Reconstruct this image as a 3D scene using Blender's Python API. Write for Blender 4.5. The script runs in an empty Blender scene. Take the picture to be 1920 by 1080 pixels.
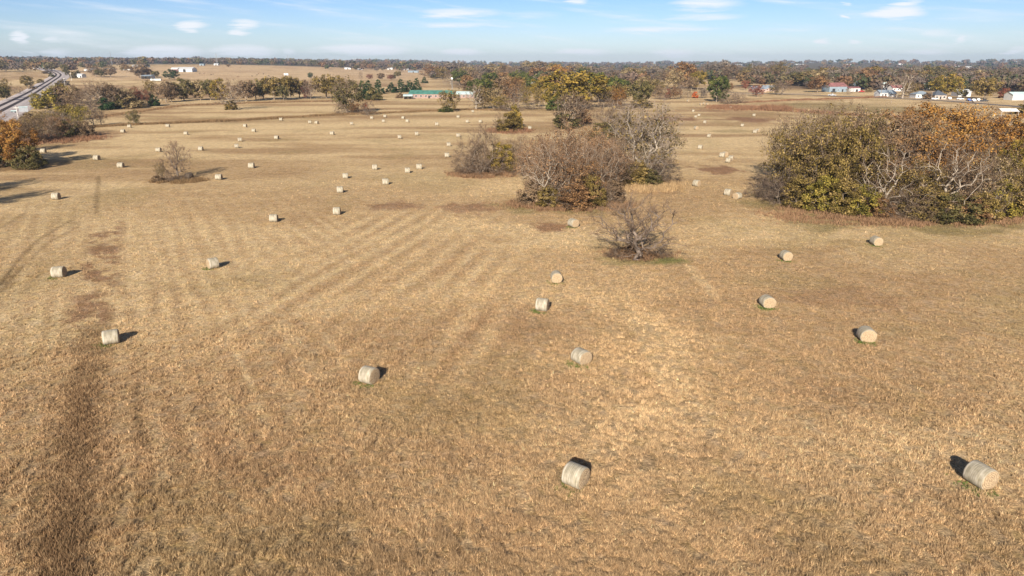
import bpy, math, random
import numpy as np
from mathutils import Vector

S = bpy.context.scene
COL = S.collection
R = math.radians

# ------------------------------------------------------------------ camera
CAM_H = 27.0
FPX = 1280.0
PITCH = math.atan(423.0 / FPX)
cd = bpy.data.cameras.new("camera")
cd.lens = 24.0
cd.sensor_width = 36.0
cd.clip_start = 0.5
cd.clip_end = 60000.0
cam = bpy.data.objects.new("camera", cd)
COL.objects.link(cam)
cam.location = (0, 0, CAM_H)
cam.rotation_euler = (math.pi / 2 - PITCH, 0, 0)
S.camera = cam

# ------------------------------------------------------------------ sun, sky, exposure
SUN_EL, SUN_AZ = R(26.0), R(191.5)      # azimuth clockwise from +Y
ld = bpy.data.lights.new("sun", 'SUN')
ld.energy = 5.0
ld.angle = R(0.53)
ld.color = (1.0, 0.91, 0.78)
sun = bpy.data.objects.new("sun", ld)
COL.objects.link(sun)
sun.rotation_euler = Vector((-math.sin(SUN_AZ) * math.cos(SUN_EL), -math.cos(SUN_AZ) * math.cos(SUN_EL), -math.sin(SUN_EL))).to_track_quat('-Z', 'Y').to_euler()
sun.location = (-20, -60, 60)

S.view_settings.view_transform = 'Standard'
S.view_settings.look = 'None'
S.view_settings.exposure = 1.0
S.view_settings.gamma = 1.0
S.cycles.max_bounces = 6
S.cycles.transparent_max_bounces = 8
S.cycles.volume_bounces = 0

# (centre px, centre py, half width, half height, strength): where each cloud stands, turned into azimuth and elevation
CLOUDS = [(38, 70, 26, 13, 1.0), (110, 72, 24, 9, .5), (362, 46, 34, 8, .9), (455, 45, 40, 10, 1.0), (355, 58, 24, 6, .9), (452, 60, 26, 7, .8),
          (310, 97, 95, 13, 1.1), (455, 97, 80, 14, 1.1), (680, 93, 110, 11, 1.15), (541, 97, 22, 8, .7), (865, 98, 50, 9, .95), (50, 100, 14, 6, .7), (110, 98, 40, 8, .6),
          (860, 24, 100, 10, .8), (870, 47, 130, 6, .65), (1080, 4, 26, 7, .9), (1325, 8, 85, 14, .75), (1320, 32, 95, 8, .65), (1240, 55, 150, 7, .65),
          (1680, 24, 72, 13, 1.1), (1587, 31, 12, 6, .9), (1585, 8, 14, 6, .7), (1700, 6, 34, 9, .8), (1541, 79, 18, 7, 1.0), (1600, 79, 18, 6, .9),
          (1755, 62, 44, 9, .6), (1805, 72, 12, 8, .8), (1090, 97, 70, 9, .85), (1262, 100, 60, 10, .85), (1730, 98, 70, 7, .7), (1905, 94, 24, 7, .8), (1840, 30, 120, 12, .35),
          (720, 47, 14, 5, .4), (1000, 28, 70, 8, .4), (1480, 55, 100, 5, .35), (200, 35, 120, 18, .22), (620, 20, 150, 14, .15)]


def pix_dir(px, py):
    x, u = px - 960.0, -(py - 540.0)
    c, s = math.cos(PITCH), math.sin(PITCH)
    return Vector((x, FPX * c + u * s, u * c - FPX * s)).normalized()


w = bpy.data.worlds.new("World")
S.world = w
w.use_nodes = True
wt = w.node_tree
wt.nodes.clear()


def wn(t, **k):
    n = wt.nodes.new(t)
    for a, b in k.items():
        setattr(n, a, b)
    return n


def wmath(op, a, b=None, c=None, clamp=False):
    n = wn('ShaderNodeMath', operation=op)
    n.use_clamp = clamp
    for i, v in enumerate((a, b, c)):
        if v is None:
            continue
        if isinstance(v, (int, float)):
            n.inputs[i].default_value = v
        else:
            wt.links.new(v, n.inputs[i])
    return n.outputs[0]


sky = wn('ShaderNodeTexSky')
sky.sky_type = 'NISHITA'
sky.sun_disc = False
sky.sun_elevation = SUN_EL
sky.sun_rotation = SUN_AZ
sky.air_density = 1.0
sky.dust_density = 0.3
sky.ozone_density = 2.5
tc = wn('ShaderNodeTexCoord')
sx = wn('ShaderNodeSeparateXYZ')
wt.links.new(tc.outputs['Generated'], sx.inputs[0])
az = wmath('ARCTAN2', sx.outputs[0], sx.outputs[1])
el = wmath('ARCSINE', sx.outputs[2])
cv = wn('ShaderNodeCombineXYZ')
wt.links.new(wmath('MULTIPLY', az, 15.0), cv.inputs[0])
wt.links.new(wmath('MULTIPLY', el, 170.0), cv.inputs[1])
nz = wn('ShaderNodeTexNoise')
nz.inputs['Scale'].default_value = 1.0
nz.inputs['Detail'].default_value = 9.0
nz.inputs['Roughness'].default_value = 0.6
wt.links.new(cv.outputs[0], nz.inputs['Vector'])
ns = wmath('SUBTRACT', nz.outputs[0], 0.5)
az2 = wmath('ADD', az, wmath('MULTIPLY', ns, 0.05))
el2 = wmath('ADD', el, wmath('MULTIPLY', ns, 0.012))
tot = None
for (cx, cy, hw, hh, st) in CLOUDS:
    d = pix_dir(cx, cy)
    ca, ce = math.atan2(d.x, d.y), math.asin(d.z)
    da = math.atan2(pix_dir(cx + hw, cy).x, pix_dir(cx + hw, cy).y) - ca
    de = (hh / FPX)
    a = wmath('MULTIPLY', wmath('SUBTRACT', az2, ca), 1.0 / da)
    b = wmath('MULTIPLY', wmath('SUBTRACT', el2, ce), 1.0 / de)
    q = wmath('SUBTRACT', 1.0, wmath('ADD', wmath('MULTIPLY', a, a), wmath('MULTIPLY', b, b)), clamp=True)
    q = wmath('MULTIPLY', q, st)
    tot = q if tot is None else wmath('MAXIMUM', tot, q)
nz2 = wn('ShaderNodeTexNoise')
nz2.inputs['Scale'].default_value = 1.0
nz2.inputs['Detail'].default_value = 6.0
cv2 = wn('ShaderNodeCombineXYZ')
wt.links.new(wmath('MULTIPLY', az, 5.0), cv2.inputs[0])
wt.links.new(wmath('MULTIPLY_ADD', az, 9.0, wmath('MULTIPLY', el, 75.0)), cv2.inputs[1])
wt.links.new(cv2.outputs[0], nz2.inputs['Vector'])
veil = wmath('MULTIPLY', wmath('SUBTRACT', nz2.outputs[0], 0.44, clamp=True), 1.9)
tot = wmath('MAXIMUM', tot, veil)
dens = wmath('MULTIPLY', tot, wmath('ADD', wmath('MULTIPLY', nz.outputs[0], 2.6), -0.35), clamp=True)
ramp = wn('ShaderNodeMapRange')
ramp.interpolation_type = 'SMOOTHSTEP'
ramp.inputs['From Min'].default_value = 0.02
ramp.inputs['From Max'].default_value = 1.0
wt.links.new(dens, ramp.inputs['Value'])
tintn = wn('ShaderNodeMix', data_type='RGBA', blend_type='MULTIPLY')
tintn.inputs[0].default_value = 1.0
wt.links.new(sky.outputs[0], tintn.inputs[6])
elr = wn('ShaderNodeValToRGB')
wt.links.new(wmath('MULTIPLY', el, 2.5, clamp=True), elr.inputs[0])
_e = elr.color_ramp.elements
_e[0].position = 0.0; _e[0].color = (0.98, 1.12, 1.58, 1)
_e[1].position = 0.24; _e[1].color = (0.62, 0.83, 1.29, 1)
_q = elr.color_ramp.elements.new(0.08); _q.color = (0.88, 1.02, 1.40, 1)
_q = elr.color_ramp.elements.new(0.7); _q.color = (0.50, 0.60, 0.80, 1)
wt.links.new(elr.outputs[0], tintn.inputs[7])
cm = wn('ShaderNodeMix', data_type='RGBA')
wt.links.new(ramp.outputs[0], cm.inputs[0])
wt.links.new(tintn.outputs[2], cm.inputs[6])
cm.inputs[7].default_value = (9.6, 10.0, 10.6, 1)
bg = wn('ShaderNodeBackground')
bg.inputs[1].default_value = 0.05
wt.links.new(cm.outputs[2], bg.inputs[0])
wo = wn('ShaderNodeOutputWorld')
wt.links.new(bg.outputs[0], wo.inputs[0])


# ------------------------------------------------------------------ helpers
def smooth(a, b, x):
    t = np.clip((x - a) / (b - a), 0, 1)
    return t * t * (3 - 2 * t)


def terr(x, y):
    """height of the land: flat near by, rising gently far off to both sides"""
    x = np.asarray(x, float); y = np.asarray(y, float)
    r = np.hypot(x, y)
    a = np.degrees(np.arctan2(x, y))
    left = smooth(-2.0, -24.0, a) * 21.0 * smooth(750, 2300, r) * smooth(-75, -55, a)
    far = 9.0 * smooth(2500, 6500, r)
    right = (smooth(9, 26, a) * 16.0 * smooth(3000, 6000, r)) + 4 * np.sin(a * .55 + 1.0) * smooth(3500, 6500, r)
    return left + far + right


def at(px, py, dz=0.0):
    """ground point seen at a photo pixel"""
    d = pix_dir(px, py)
    t = 10.0
    if d.z > -1e-4:
        d.z = -1e-4
    step = 4.0
    prev = 0.0
    while t < 9000:
        x, y, z = d.x * t, d.y * t, CAM_H + d.z * t
        if z <= float(terr(x, y)):
            lo, hi = prev, t
            for _ in range(24):
                m = (lo + hi) / 2
                if CAM_H + d.z * m <= float(terr(d.x * m, d.y * m)):
                    hi = m
                else:
                    lo = m
            t = hi
            break
        prev = t
        t += step
        step *= 1.03
    x, y = d.x * t, d.y * t
    return Vector((x, y, float(terr(x, y)) + dz))


def mpp(p):
    """metres per photo pixel at a point"""
    return (p.y * math.cos(PITCH) + (CAM_H - p.z) * math.sin(PITCH)) / FPX


_rng0 = np.random.default_rng(7)
_GR = _rng0.random((256, 256))


def vnoise(x, y):
    xi, yi = np.floor(x).astype(int), np.floor(y).astype(int)
    fx, fy = x - xi, y - yi
    fx, fy = fx * fx * (3 - 2 * fx), fy * fy * (3 - 2 * fy)
    g = lambda i, j: _GR[i & 255, j & 255]
    return (g(xi, yi) * (1 - fx) + g(xi + 1, yi) * fx) * (1 - fy) + (g(xi, yi + 1) * (1 - fx) + g(xi + 1, yi + 1) * fx) * fy


def fbm(x, y, o=4):
    s, a, n = 0, .5, 0
    for i in range(o):
        s = s + a * vnoise(x * 2 ** i + 17.3 * i, y * 2 ** i + 5.1 * i)
        n += a
        a *= .55
    return s / n


def np_mesh(name, V, faces, mats, smooth_shade=False):
    """faces: list of (index array m x k, material slot, tint array or None, colour array or None)"""
    me = bpy.data.meshes.new(name)
    V = np.asarray(V, np.float32)
    me.vertices.add(len(V))
    me.vertices.foreach_set('co', V.ravel())
    nl = sum(f[0].size for f in faces)
    npol = sum(len(f[0]) for f in faces)
    me.loops.add(nl)
    me.polygons.add(npol)
    li = np.concatenate([f[0].ravel() for f in faces]).astype(np.int32)
    tot_ = np.concatenate([np.full(len(f[0]), f[0].shape[1]) for f in faces])
    st = np.concatenate([[0], np.cumsum(tot_)[:-1]]).astype(np.int32)
    me.loops.foreach_set('vertex_index', li)
    me.polygons.foreach_set('loop_start', st)
    me.polygons.foreach_set('material_index', np.concatenate([np.full(len(f[0]), f[1]) for f in faces]).astype(np.int32))
    me.polygons.foreach_set('use_smooth', np.full(npol, smooth_shade))
    if any(f[2] is not None for f in faces):
        t = np.concatenate([(f[2] if f[2] is not None else np.zeros(len(f[0]))) for f in faces]).astype(np.float32)
        me.attributes.new('tint', 'FLOAT', 'FACE').data.foreach_set('value', t)
    for m in mats:
        me.materials.append(m)
    me.update(calc_edges=True)
    return me


def link(name, me, parent=None, loc=None):
    o = bpy.data.objects.new(name, me)
    COL.objects.link(o)
    if parent is not None:
        o.parent = parent
    if loc is not None:
        o.location = loc
    return o


def tag(o, label=None, cat=None, group=None, kind=None):
    if label: o['label'] = label
    if cat: o['category'] = cat
    if group: o['group'] = group
    if kind: o['kind'] = kind
    return o


ONES = "first second third fourth fifth sixth seventh eighth ninth tenth eleventh twelfth thirteenth fourteenth fifteenth sixteenth seventeenth eighteenth nineteenth twentieth".split()


def ordinal(i):
    if i < 20:
        return ONES[i]
    tens = {2: 'twenty', 3: 'thirty', 4: 'forty', 5: 'fifty', 6: 'sixty', 7: 'seventy'}
    t, u = divmod(i + 1, 10)
    return tens[t] + ('-' + ONES[u - 1] if u else '-first')


# ------------------------------------------------------------------ materials
def new_mat(name):
    m = bpy.data.materials.new(name)
    m.use_nodes = True
    nt = m.node_tree
    b = nt.nodes['Principled BSDF']
    b.inputs['Roughness'].default_value = 0.9
    b.inputs['Specular IOR Level'].default_value = 0.15
    return m, nt, b


def flat_mat(name, c, rough=.8, var=.25, scale=3.0, metal=0.0, spec=.2):
    m, nt, b = new_mat(name)
    b.inputs['Roughness'].default_value = rough
    b.inputs['Metallic'].default_value = metal
    b.inputs['Specular IOR Level'].default_value = spec
    tcn = nt.nodes.new('ShaderNodeTexCoord')
    n = nt.nodes.new('ShaderNodeTexNoise')
    n.inputs['Scale'].default_value = scale
    n.inputs['Detail'].default_value = 5
    nt.links.new(tcn.outputs['Object'], n.inputs['Vector'])
    r = nt.nodes.new('ShaderNodeValToRGB')
    r.color_ramp.elements[0].position = .3
    r.color_ramp.elements[1].position = .7
    r.color_ramp.elements[0].color = tuple(v * (1 - var) for v in c) + (1,)
    r.color_ramp.elements[1].color = tuple(min(1, v * (1 + var)) for v in c) + (1,)
    nt.links.new(n.outputs[0], r.inputs[0])
    nt.links.new(r.outputs[0], b.inputs['Base Color'])
    return m


def ribbed_mat(name, c, period=.4, var=.12):
    """painted corrugated sheet: fine upright ribs as bump"""
    m = flat_mat(name, c, .55, var, .35, spec=.3)
    nt = m.node_tree
    tcn = nt.nodes.new('ShaderNodeTexCoord')
    wv = nt.nodes.new('ShaderNodeTexWave')
    wv.inputs['Scale'].default_value = 1 / period / 6.28 * 3.1
    nt.links.new(tcn.outputs['Object'], wv.inputs['Vector'])
    bp = nt.nodes.new('ShaderNodeBump')
    bp.inputs['Strength'].default_value = .5
    bp.inputs['Distance'].default_value = .03
    nt.links.new(wv.outputs[0], bp.inputs['Height'])
    nt.links.new(bp.outputs[0], nt.nodes['Principled BSDF'].inputs['Normal'])
    return m


def leaf_mat(name, cols, trans=.16):
    m = bpy.data.materials.new(name)
    m.use_nodes = True
    nt = m.node_tree
    nt.nodes.clear()
    a = nt.nodes.new('ShaderNodeAttribute')
    a.attribute_name = 'tint'
    oi = nt.nodes.new('ShaderNodeObjectInfo')
    ad = nt.nodes.new('ShaderNodeMath'); ad.operation = 'MULTIPLY_ADD'
    nt.links.new(oi.outputs['Random'], ad.inputs[0])
    ad.inputs[1].default_value = .24
    sb = nt.nodes.new('ShaderNodeMath'); sb.operation = 'SUBTRACT'
    nt.links.new(a.outputs['Fac'], sb.inputs[0]); sb.inputs[1].default_value = .12
    nt.links.new(sb.outputs[0], ad.inputs[2])
    r = nt.nodes.new('ShaderNodeValToRGB')
    cr = r.color_ramp
    while len(cr.elements) < len(cols):
        cr.elements.new(.5)
    for i, c in enumerate(cols):
        cr.elements[i].position = i / (len(cols) - 1)
        cr.elements[i].color = tuple(c) + (1,)
    nt.links.new(ad.outputs[0], r.inputs[0])
    d = nt.nodes.new('ShaderNodeBsdfDiffuse')
    t = nt.nodes.new('ShaderNodeBsdfTranslucent')
    nt.links.new(r.outputs[0], d.inputs[0])
    nt.links.new(r.outputs[0], t.inputs[0])
    mx = nt.nodes.new('ShaderNodeMixShader')
    mx.inputs[0].default_value = trans
    nt.links.new(d.outputs[0], mx.inputs[1])
    nt.links.new(t.outputs[0], mx.inputs[2])
    o = nt.nodes.new('ShaderNodeOutputMaterial')
    nt.links.new(mx.outputs[0], o.inputs[0])
    return m


LEAF = {
    'olive': leaf_mat('olive_leaves', [(.036, .028, .012), (.11, .08, .026), (.21, .15, .048), (.34, .24, .10)]),
    'yellow': leaf_mat('yellow_leaves', [(.05, .045, .015), (.14, .118, .028), (.255, .20, .042), (.38, .28, .07)]),
    'gold': leaf_mat('gold_leaves', [(.055, .05, .014), (.15, .118, .028), (.225, .155, .034), (.32, .215, .05)]),
    'orange': leaf_mat('orange_leaves', [(.07, .036, .016), (.19, .09, .028), (.32, .158, .042), (.40, .24, .07)]),
    'rust': leaf_mat('rust_leaves', [(.055, .033, .02), (.14, .078, .04), (.24, .132, .06), (.36, .22, .10)]),
    'brown': leaf_mat('brown_leaves', [(.05, .036, .024), (.125, .085, .052), (.215, .143, .085), (.34, .24, .145)]),
    'pinkish': leaf_mat('pinkish_leaves', [(.06, .037, .024), (.145, .083, .046), (.26, .143, .07), (.38, .25, .135)]),
    'tan': leaf_mat('tan_leaves', [(.08, .058, .032), (.18, .13, .065), (.29, .215, .11), (.43, .33, .18)]),
    'green': leaf_mat('green_leaves', [(.025, .038, .014), (.055, .07, .022), (.10, .115, .034), (.17, .16, .045)]),
    'cedar': leaf_mat('cedar_leaves', [(.012, .028, .012), (.025, .05, .02), (.045, .075, .03), (.07, .09, .04)], .15),
    'darkolive': leaf_mat('dark_olive_leaves', [(.04, .04, .018), (.085, .075, .03), (.15, .125, .05), (.24, .18, .075)]),
    'red': leaf_mat('red_leaves', [(.20, .04, .02), (.36, .08, .03), (.55, .14, .04), (.60, .22, .06)]),
    'maroon': leaf_mat('maroon_leaves', [(.08, .03, .025), (.16, .055, .04), (.24, .08, .05), (.2, .12, .06)]),
    'grey': leaf_mat('grey_twig_leaves', [(.09, .07, .056), (.15, .12, .095), (.21, .17, .135), (.28, .23, .18)]),
}
ADJ = {'olive': 'olive green', 'yellow': 'yellow-green', 'gold': 'golden yellow', 'orange': 'orange-brown', 'rust': 'rust brown', 'brown': 'brown', 'pinkish': 'pinkish brown',
       'tan': 'tan', 'green': 'green', 'cedar': 'dark green', 'darkolive': 'dark olive', 'red': 'bright red-orange', 'maroon': 'dark red', 'grey': 'grey-brown'}
BARK = flat_mat('grey_bark', (.24, .19, .145), .95, .35, 6.0)
BARK_DARK = flat_mat('dark_bark', (.165, .13, .105), .95, .35, 6.0)
BARK_PALE = flat_mat('pale_bark', (.30, .25, .195), .95, .3, 6.0)
TWIG = leaf_mat('bare_twigs', [(.055, .038, .027), (.11, .075, .052), (.175, .122, .083), (.29, .21, .148)], .05)
TWIG_RED = leaf_mat('reddish_twigs', [(.075, .05, .034), (.145, .097, .064), (.23, .155, .102), (.33, .24, .165)], .05)
TWIG_GREY = leaf_mat('grey_twigs', [(.11, .085, .068), (.19, .15, .12), (.27, .215, .175), (.36, .30, .24)], .05)
TWIG_DARK = leaf_mat('dark_twigs', [(.04, .028, .022), (.08, .056, .042), (.125, .09, .066), (.20, .145, .11)], .05)


# ------------------------------------------------------------------ trees
def unit(v):
    return v / np.maximum(np.linalg.norm(v, axis=-1, keepdims=True), 1e-9)


def envelope(kind, n, g):
    if kind == 'oak':
        d = unit(g.normal(size=(n, 3)))
        r = g.random(n) ** .30
        p = d * r[:, None] * [.46, .46, .41] + [0, 0, .53]
    elif kind in ('sparse', 'thin'):
        d = unit(g.normal(size=(n, 3)))
        r = g.random(n) ** .48 * (1 + .12 * g.normal(size=n))
        p = d * r[:, None] * [.46, .46, .46] + [0, 0, .51]
        p[:, :2] += (vn3(p, g) - .5) * .18
    elif kind == 'dome':
        d = unit(g.normal(size=(n, 3)) * [1.15, 1.15, .9] + [0, 0, .1])
        r = g.random(n) ** .45 * (1 + .08 * g.normal(size=n))
        p = d * r[:, None] * [.53, .53, .52] + [0, 0, .43]
        p[:, 2] = np.clip(p[:, 2], .14 + .16 * g.random(n), None)
    elif kind == 'bare':
        d = unit(g.normal(size=(n, 3)) + [0, 0, .25])
        r = g.random(n) ** .45
        p = d * r[:, None] * [.44, .44, .46] + [0, 0, .48]
        p[:, 2] = np.clip(p[:, 2], .12 + .1 * g.random(n), None)
    elif kind == 'fan':
        d = unit(g.normal(size=(n, 3)) * [1, 1, .9]); d[:, 2] = np.abs(d[:, 2])
        r = g.random(n) ** .4
        p = d * r[:, None] * [.46, .46, .92] + [0, 0, .03]
    elif kind == 'bush':
        d = unit(g.normal(size=(n, 3))); d[:, 2] = np.abs(d[:, 2])
        r = g.random(n) ** .3
        p = d * r[:, None] * [.44, .44, .86] + [0, 0, .06]
    elif kind == 'cedar':
        z = 1 - g.random(n) ** .58
        z = z * .93 + .04
        rr = .46 * (1 - z) ** .72 * (g.random(n) ** .33)
        a = g.random(n) * 6.283
        p = np.stack([rr * np.cos(a), rr * np.sin(a), z], 1)
    return p


def vn3(p, g):
    return np.stack([vnoise(p[:, 2] * 5 + 3, p[:, 1] * 4 + 9), vnoise(p[:, 0] * 5 + 31, p[:, 2] * 4 + 2)], 1)


def prisms(A, B, ra, rb, k):
    """tapered prisms from A to B"""
    n = len(A)
    d = unit(B - A)
    ref = np.where(np.abs(d[:, 2:3]) > .9, [[1., 0, 0]], [[0, 0, 1.]])
    u = unit(np.cross(d, ref)); v = np.cross(d, u)
    ang = np.arange(k) / k * 2 * np.pi
    ring = u[:, None, :] * np.cos(ang)[None, :, None] + v[:, None, :] * np.sin(ang)[None, :, None]
    V = np.concatenate([A[:, None, :] + ring * ra[:, None, None], B[:, None, :] + ring * rb[:, None, None]], 1)
    base = (np.arange(n) * 2 * k)[:, None]
    F = []
    for i in range(k):
        j = (i + 1) % k
        F.append(np.concatenate([base + i, base + j, base + k + j, base + k + i], 1))
    return V.reshape(-1, 3), np.concatenate(F)


def rhombs(C, N, size, g, aspect=.7):
    n = len(C)
    N = unit(N)
    t = unit(np.cross(N, unit(g.normal(size=(n, 3)))))
    b = np.cross(N, t)
    s = size[:, None]
    V = np.stack([C - t * s, C - b * s * aspect + N * s * .15, C + t * s, C + b * s * aspect - N * s * .15], 1).reshape(-1, 3)
    F = np.arange(n * 4).reshape(n, 4)
    return V, F


def skeleton(kind, C, g, fork, lean=(0, 0)):
    nodes, par, rd = [], [], []

    def add(p, pa):
        nodes.append(np.array(p, float)); par.append(pa)
        rd.append(0 if pa < 0 else rd[pa] + np.linalg.norm(nodes[-1] - nodes[pa]))
        return len(nodes) - 1
    if kind in ('fan', 'bush'):
        root = add((0, 0, 0), -1)
        for i in range(7):
            a = i * .9 + g.random()
            p = root
            for k in range(1, 4):
                s = k / 3
                p = add((math.cos(a) * .10 * s * (1 + g.random()), math.sin(a) * .10 * s * (1 + g.random()), .2 * s + .03), p)
    else:
        p = add((0, 0, -.01), -1)
        m = 5
        for k in range(1, m + 1):
            s = k / m
            p = add((lean[0] * s + g.normal() * .006, lean[1] * s + g.normal() * .006, fork * s), p)
        if kind in ('cedar',):
            for k in range(1, 7):
                p = add((g.normal() * .005, g.normal() * .005, fork + (0.95 - fork) * k / 6), p)
    order = np.argsort(np.linalg.norm(C - nodes[-1], axis=1) if kind not in ('fan', 'bush') else np.linalg.norm(C, axis=1))
    tips = []
    for ci in order:
        c = C[ci]
        A = np.array(nodes)
        cost = np.linalg.norm(A - c, axis=1) + .42 * np.array(rd)
        if kind not in ('fan', 'bush'):
            cost[:3] += 5
        if kind == 'cedar':
            cost = np.linalg.norm((A - c) * [1, 1, 1.6], axis=1) + np.maximum(0, A[:, 2] - c[2]) * 2
        i = int(np.argmin(cost))
        a = nodes[i]
        L = np.linalg.norm(c - a)
        k = 3 if L > .05 else 1
        bend = np.array([0, 0, .12 * L]) if kind != 'fan' else np.array([0, 0, -.06 * L])
        p = i
        for q in range(1, k):
            s = q / k
            p = add(a + (c - a) * s - bend * math.sin(s * math.pi) * -.6 + g.normal(size=3) * .05 * L, p)
        p = add(c, p)
        tips.append(p)
    nodes = np.array(nodes); par = np.array(par)
    cnt = np.zeros(len(nodes))
    for t in tips:
        cnt[t] += 1
    for i in range(len(nodes) - 1, 0, -1):
        cnt[par[i]] += max(cnt[i], .0)
    return nodes, par, np.maximum(cnt, .6)


def build_tree(kind, seed, lod, bark=None, density=1.0, leafy=1.0, trunk=.024, fork=.24, twig=1.0, lean=(0, 0), thick=1.0):
    """two meshes in unit size: trunk with its limbs, crown of twigs and leaves"""
    g = np.random.default_rng(seed)
    near = lod == 'near'
    nc = {'dome': 170, 'thin': 190, 'oak': 150, 'sparse': 170, 'bare': 230, 'fan': 200, 'bush': 100, 'cedar': 190}[kind]
    nc = int(nc * density * (1 if near else .6))
    C = envelope(kind, nc, g)
    nodes, par, cnt = skeleton(kind, C, g, {'bush': .1, 'fan': .1, 'cedar': .12}.get(kind, fork), lean)
    r = trunk * (cnt / cnt.max()) ** .48
    r = np.maximum(r, .0011 if near else .0025)
    r[0] *= 1.35
    idx = np.arange(1, len(nodes))
    A, B = nodes[par[idx]], nodes[idx]
    ra, rb = np.minimum(r[par[idx]], r[idx] * 1.6), r[idx]
    big = ra > .006
    Vs, Fs, off = [], [], 0
    for sel, k in ((big, 6 if near else 4), (~big, 3)):
        if sel.any():
            V, F = prisms(A[sel], B[sel] + (B[sel] - A[sel]) * .03, ra[sel], rb[sel], k)
            Vs.append(V); Fs.append((F + off, 0, None)); off += len(V)
    tm = np_mesh('trunk', np.concatenate(Vs), Fs, [bark or BARK], True)
    # crown
    Vs, Fs, off = [], [], 0
    ctint = np.clip(.5 + g.normal(size=nc) * .2 + (C[:, 2] - .5) * .15, 0, 1)
    axis = np.array([0, 0, .45])
    tw_n = {'dome': 9, 'thin': 7, 'oak': 3, 'sparse': 4, 'bare': 9, 'fan': 10, 'bush': 3, 'cedar': 1}[kind] * twig
    tw_n = int(tw_n if near else tw_n * .6)
    if tw_n > 0:
        n = nc * tw_n
        ci = np.repeat(np.arange(nc), tw_n)
        out = unit(C[ci] - axis * [1, 1, .6])
        tl = (.085 if near else .12)
        P = C[ci] + g.normal(size=(n, 3)) * .012
        D = unit(out + g.normal(size=(n, 3)) * .75 + [0, 0, .22])
        Lh = tl * (.45 + g.random(n))
        w0 = {'fan': 1.35}.get(kind, 1.0) * thick * (.0013 if near else .0036) * (1 + .4 * g.random(n))
        segs = [(P, P + D * Lh[:, None], w0)]
        for rep in range(3 if near else 1):
            s = .3 + .6 * g.random(n)
            P2 = P + D * (Lh * s)[:, None]
            D2 = unit(D + g.normal(size=(n, 3)) * .7)
            segs.append((P2, P2 + D2 * (Lh * .6)[:, None], w0 * .75))
        for (p, q, wd) in segs:
            sd = unit(np.cross(q - p, unit(g.normal(size=p.shape)))) * wd[:, None]
            m = len(p)
            V = np.stack([p - sd, p + sd, q], 1).reshape(-1, 3)
            Vs.append(V)
            Fs.append((np.arange(m * 3).reshape(m, 3) + off, 1, np.clip(g.normal(.5, .22, m), 0, 1)))
            off += len(V)
    nl = {'dome': 0, 'thin': 15, 'oak': 66, 'sparse': 40, 'bare': 0, 'fan': 0, 'bush': 60, 'cedar': 52}[kind] * leafy
    if leafy > 0 and kind in ('bare', 'fan'):
        nl = 10 * (leafy - 1)
    nl = int(nl if near else nl * .6)
    if nl > 0:
        n = nc * nl
        ci = np.repeat(np.arange(nc), nl)
        d = unit(g.normal(size=(n, 3)))
        sig = {'oak': .068, 'sparse': .075, 'bush': .085, 'cedar': .05}.get(kind, .07) * (1 if near else 1.25)
        rr = sig * (.35 + .75 * g.random(n))
        P = C[ci] + d * rr[:, None] * [1.05, 1.05, .85]
        P[:, 2] = np.maximum(P[:, 2], .01)
        outw = unit(C[ci] - [0, 0, .4])
        k = {'oak': .9, 'cedar': .9, 'bush': .8}.get(kind, .3)
        N = d * k + outw * .35 + g.normal(size=(n, 3)) * .55 + [0, 0, .15]
        base = {'oak': .0118, 'sparse': .0104, 'thin': .0100, 'bush': .018, 'cedar': .012}.get(kind, .011)
        sz = base * (1.08 if near else 1.95) * (.6 + .8 * g.random(n))
        V, F = rhombs(P, N, sz, g)
        Vs.append(V)
        Fs.append((F + off, 0, np.clip(ctint[ci] + g.normal(size=n) * .19, 0, 1)))
        off += len(V)
    cmsh = np_mesh('crown', np.concatenate(Vs), Fs, [LEAF['olive'], TWIG])
    return tm, cmsh


TPL = {}
for lod in ('near', 'mid'):
    TPL['oak', lod] = [build_tree('oak', 11 + i, lod, fork=.2) for i in range(3)]
    TPL['sparse', lod] = [build_tree('sparse', 21 + i, lod, fork=.22) for i in range(3)]
    TPL['thin', lod] = [build_tree('thin', 121 + i, lod, BARK_PALE if i else BARK, fork=.22, trunk=.02) for i in range(3)]
    TPL['bare', lod] = [build_tree('bare', 31 + i, lod, BARK_PALE if i == 2 else BARK, fork=.2) for i in range(3)]
    TPL['fan', lod] = [build_tree('fan', 41 + i, lod, trunk=.02) for i in range(2)]
    TPL['bush', lod] = [build_tree('bush', 51 + i, lod, trunk=.018) for i in range(2)]
    TPL['cedar', lod] = [build_tree('cedar', 61 + i, lod, trunk=.02) for i in range(2)]
TPL['pale', 'near'] = [build_tree('bare', 71 + i, 'near', BARK_PALE, density=.6, trunk=.021, fork=.26, twig=.6) for i in range(2)]
TPL['pale', 'mid'] = [build_tree('bare', 75, 'mid', BARK_PALE, density=.8, trunk=.045, fork=.3)]
TPL['old', 'near'] = [build_tree('bare', 81, 'near', BARK_PALE, density=1.0, trunk=.03, fork=.2, leafy=1.6)]
TPL['old', 'mid'] = TPL['bare', 'mid']
TPL['crooked', 'near'] = [build_tree('dome', 91, 'near', BARK_DARK, density=.8, trunk=.036, fork=.13, lean=(.05, 0), twig=1.15, thick=1.4)]
TPL['crooked', 'mid'] = TPL['bare', 'mid']
TPL['sapling', 'near'] = [build_tree('bare', 95, 'near', BARK_DARK, density=.6, trunk=.03, fork=.2, thick=2.0, twig=.9)]
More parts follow.
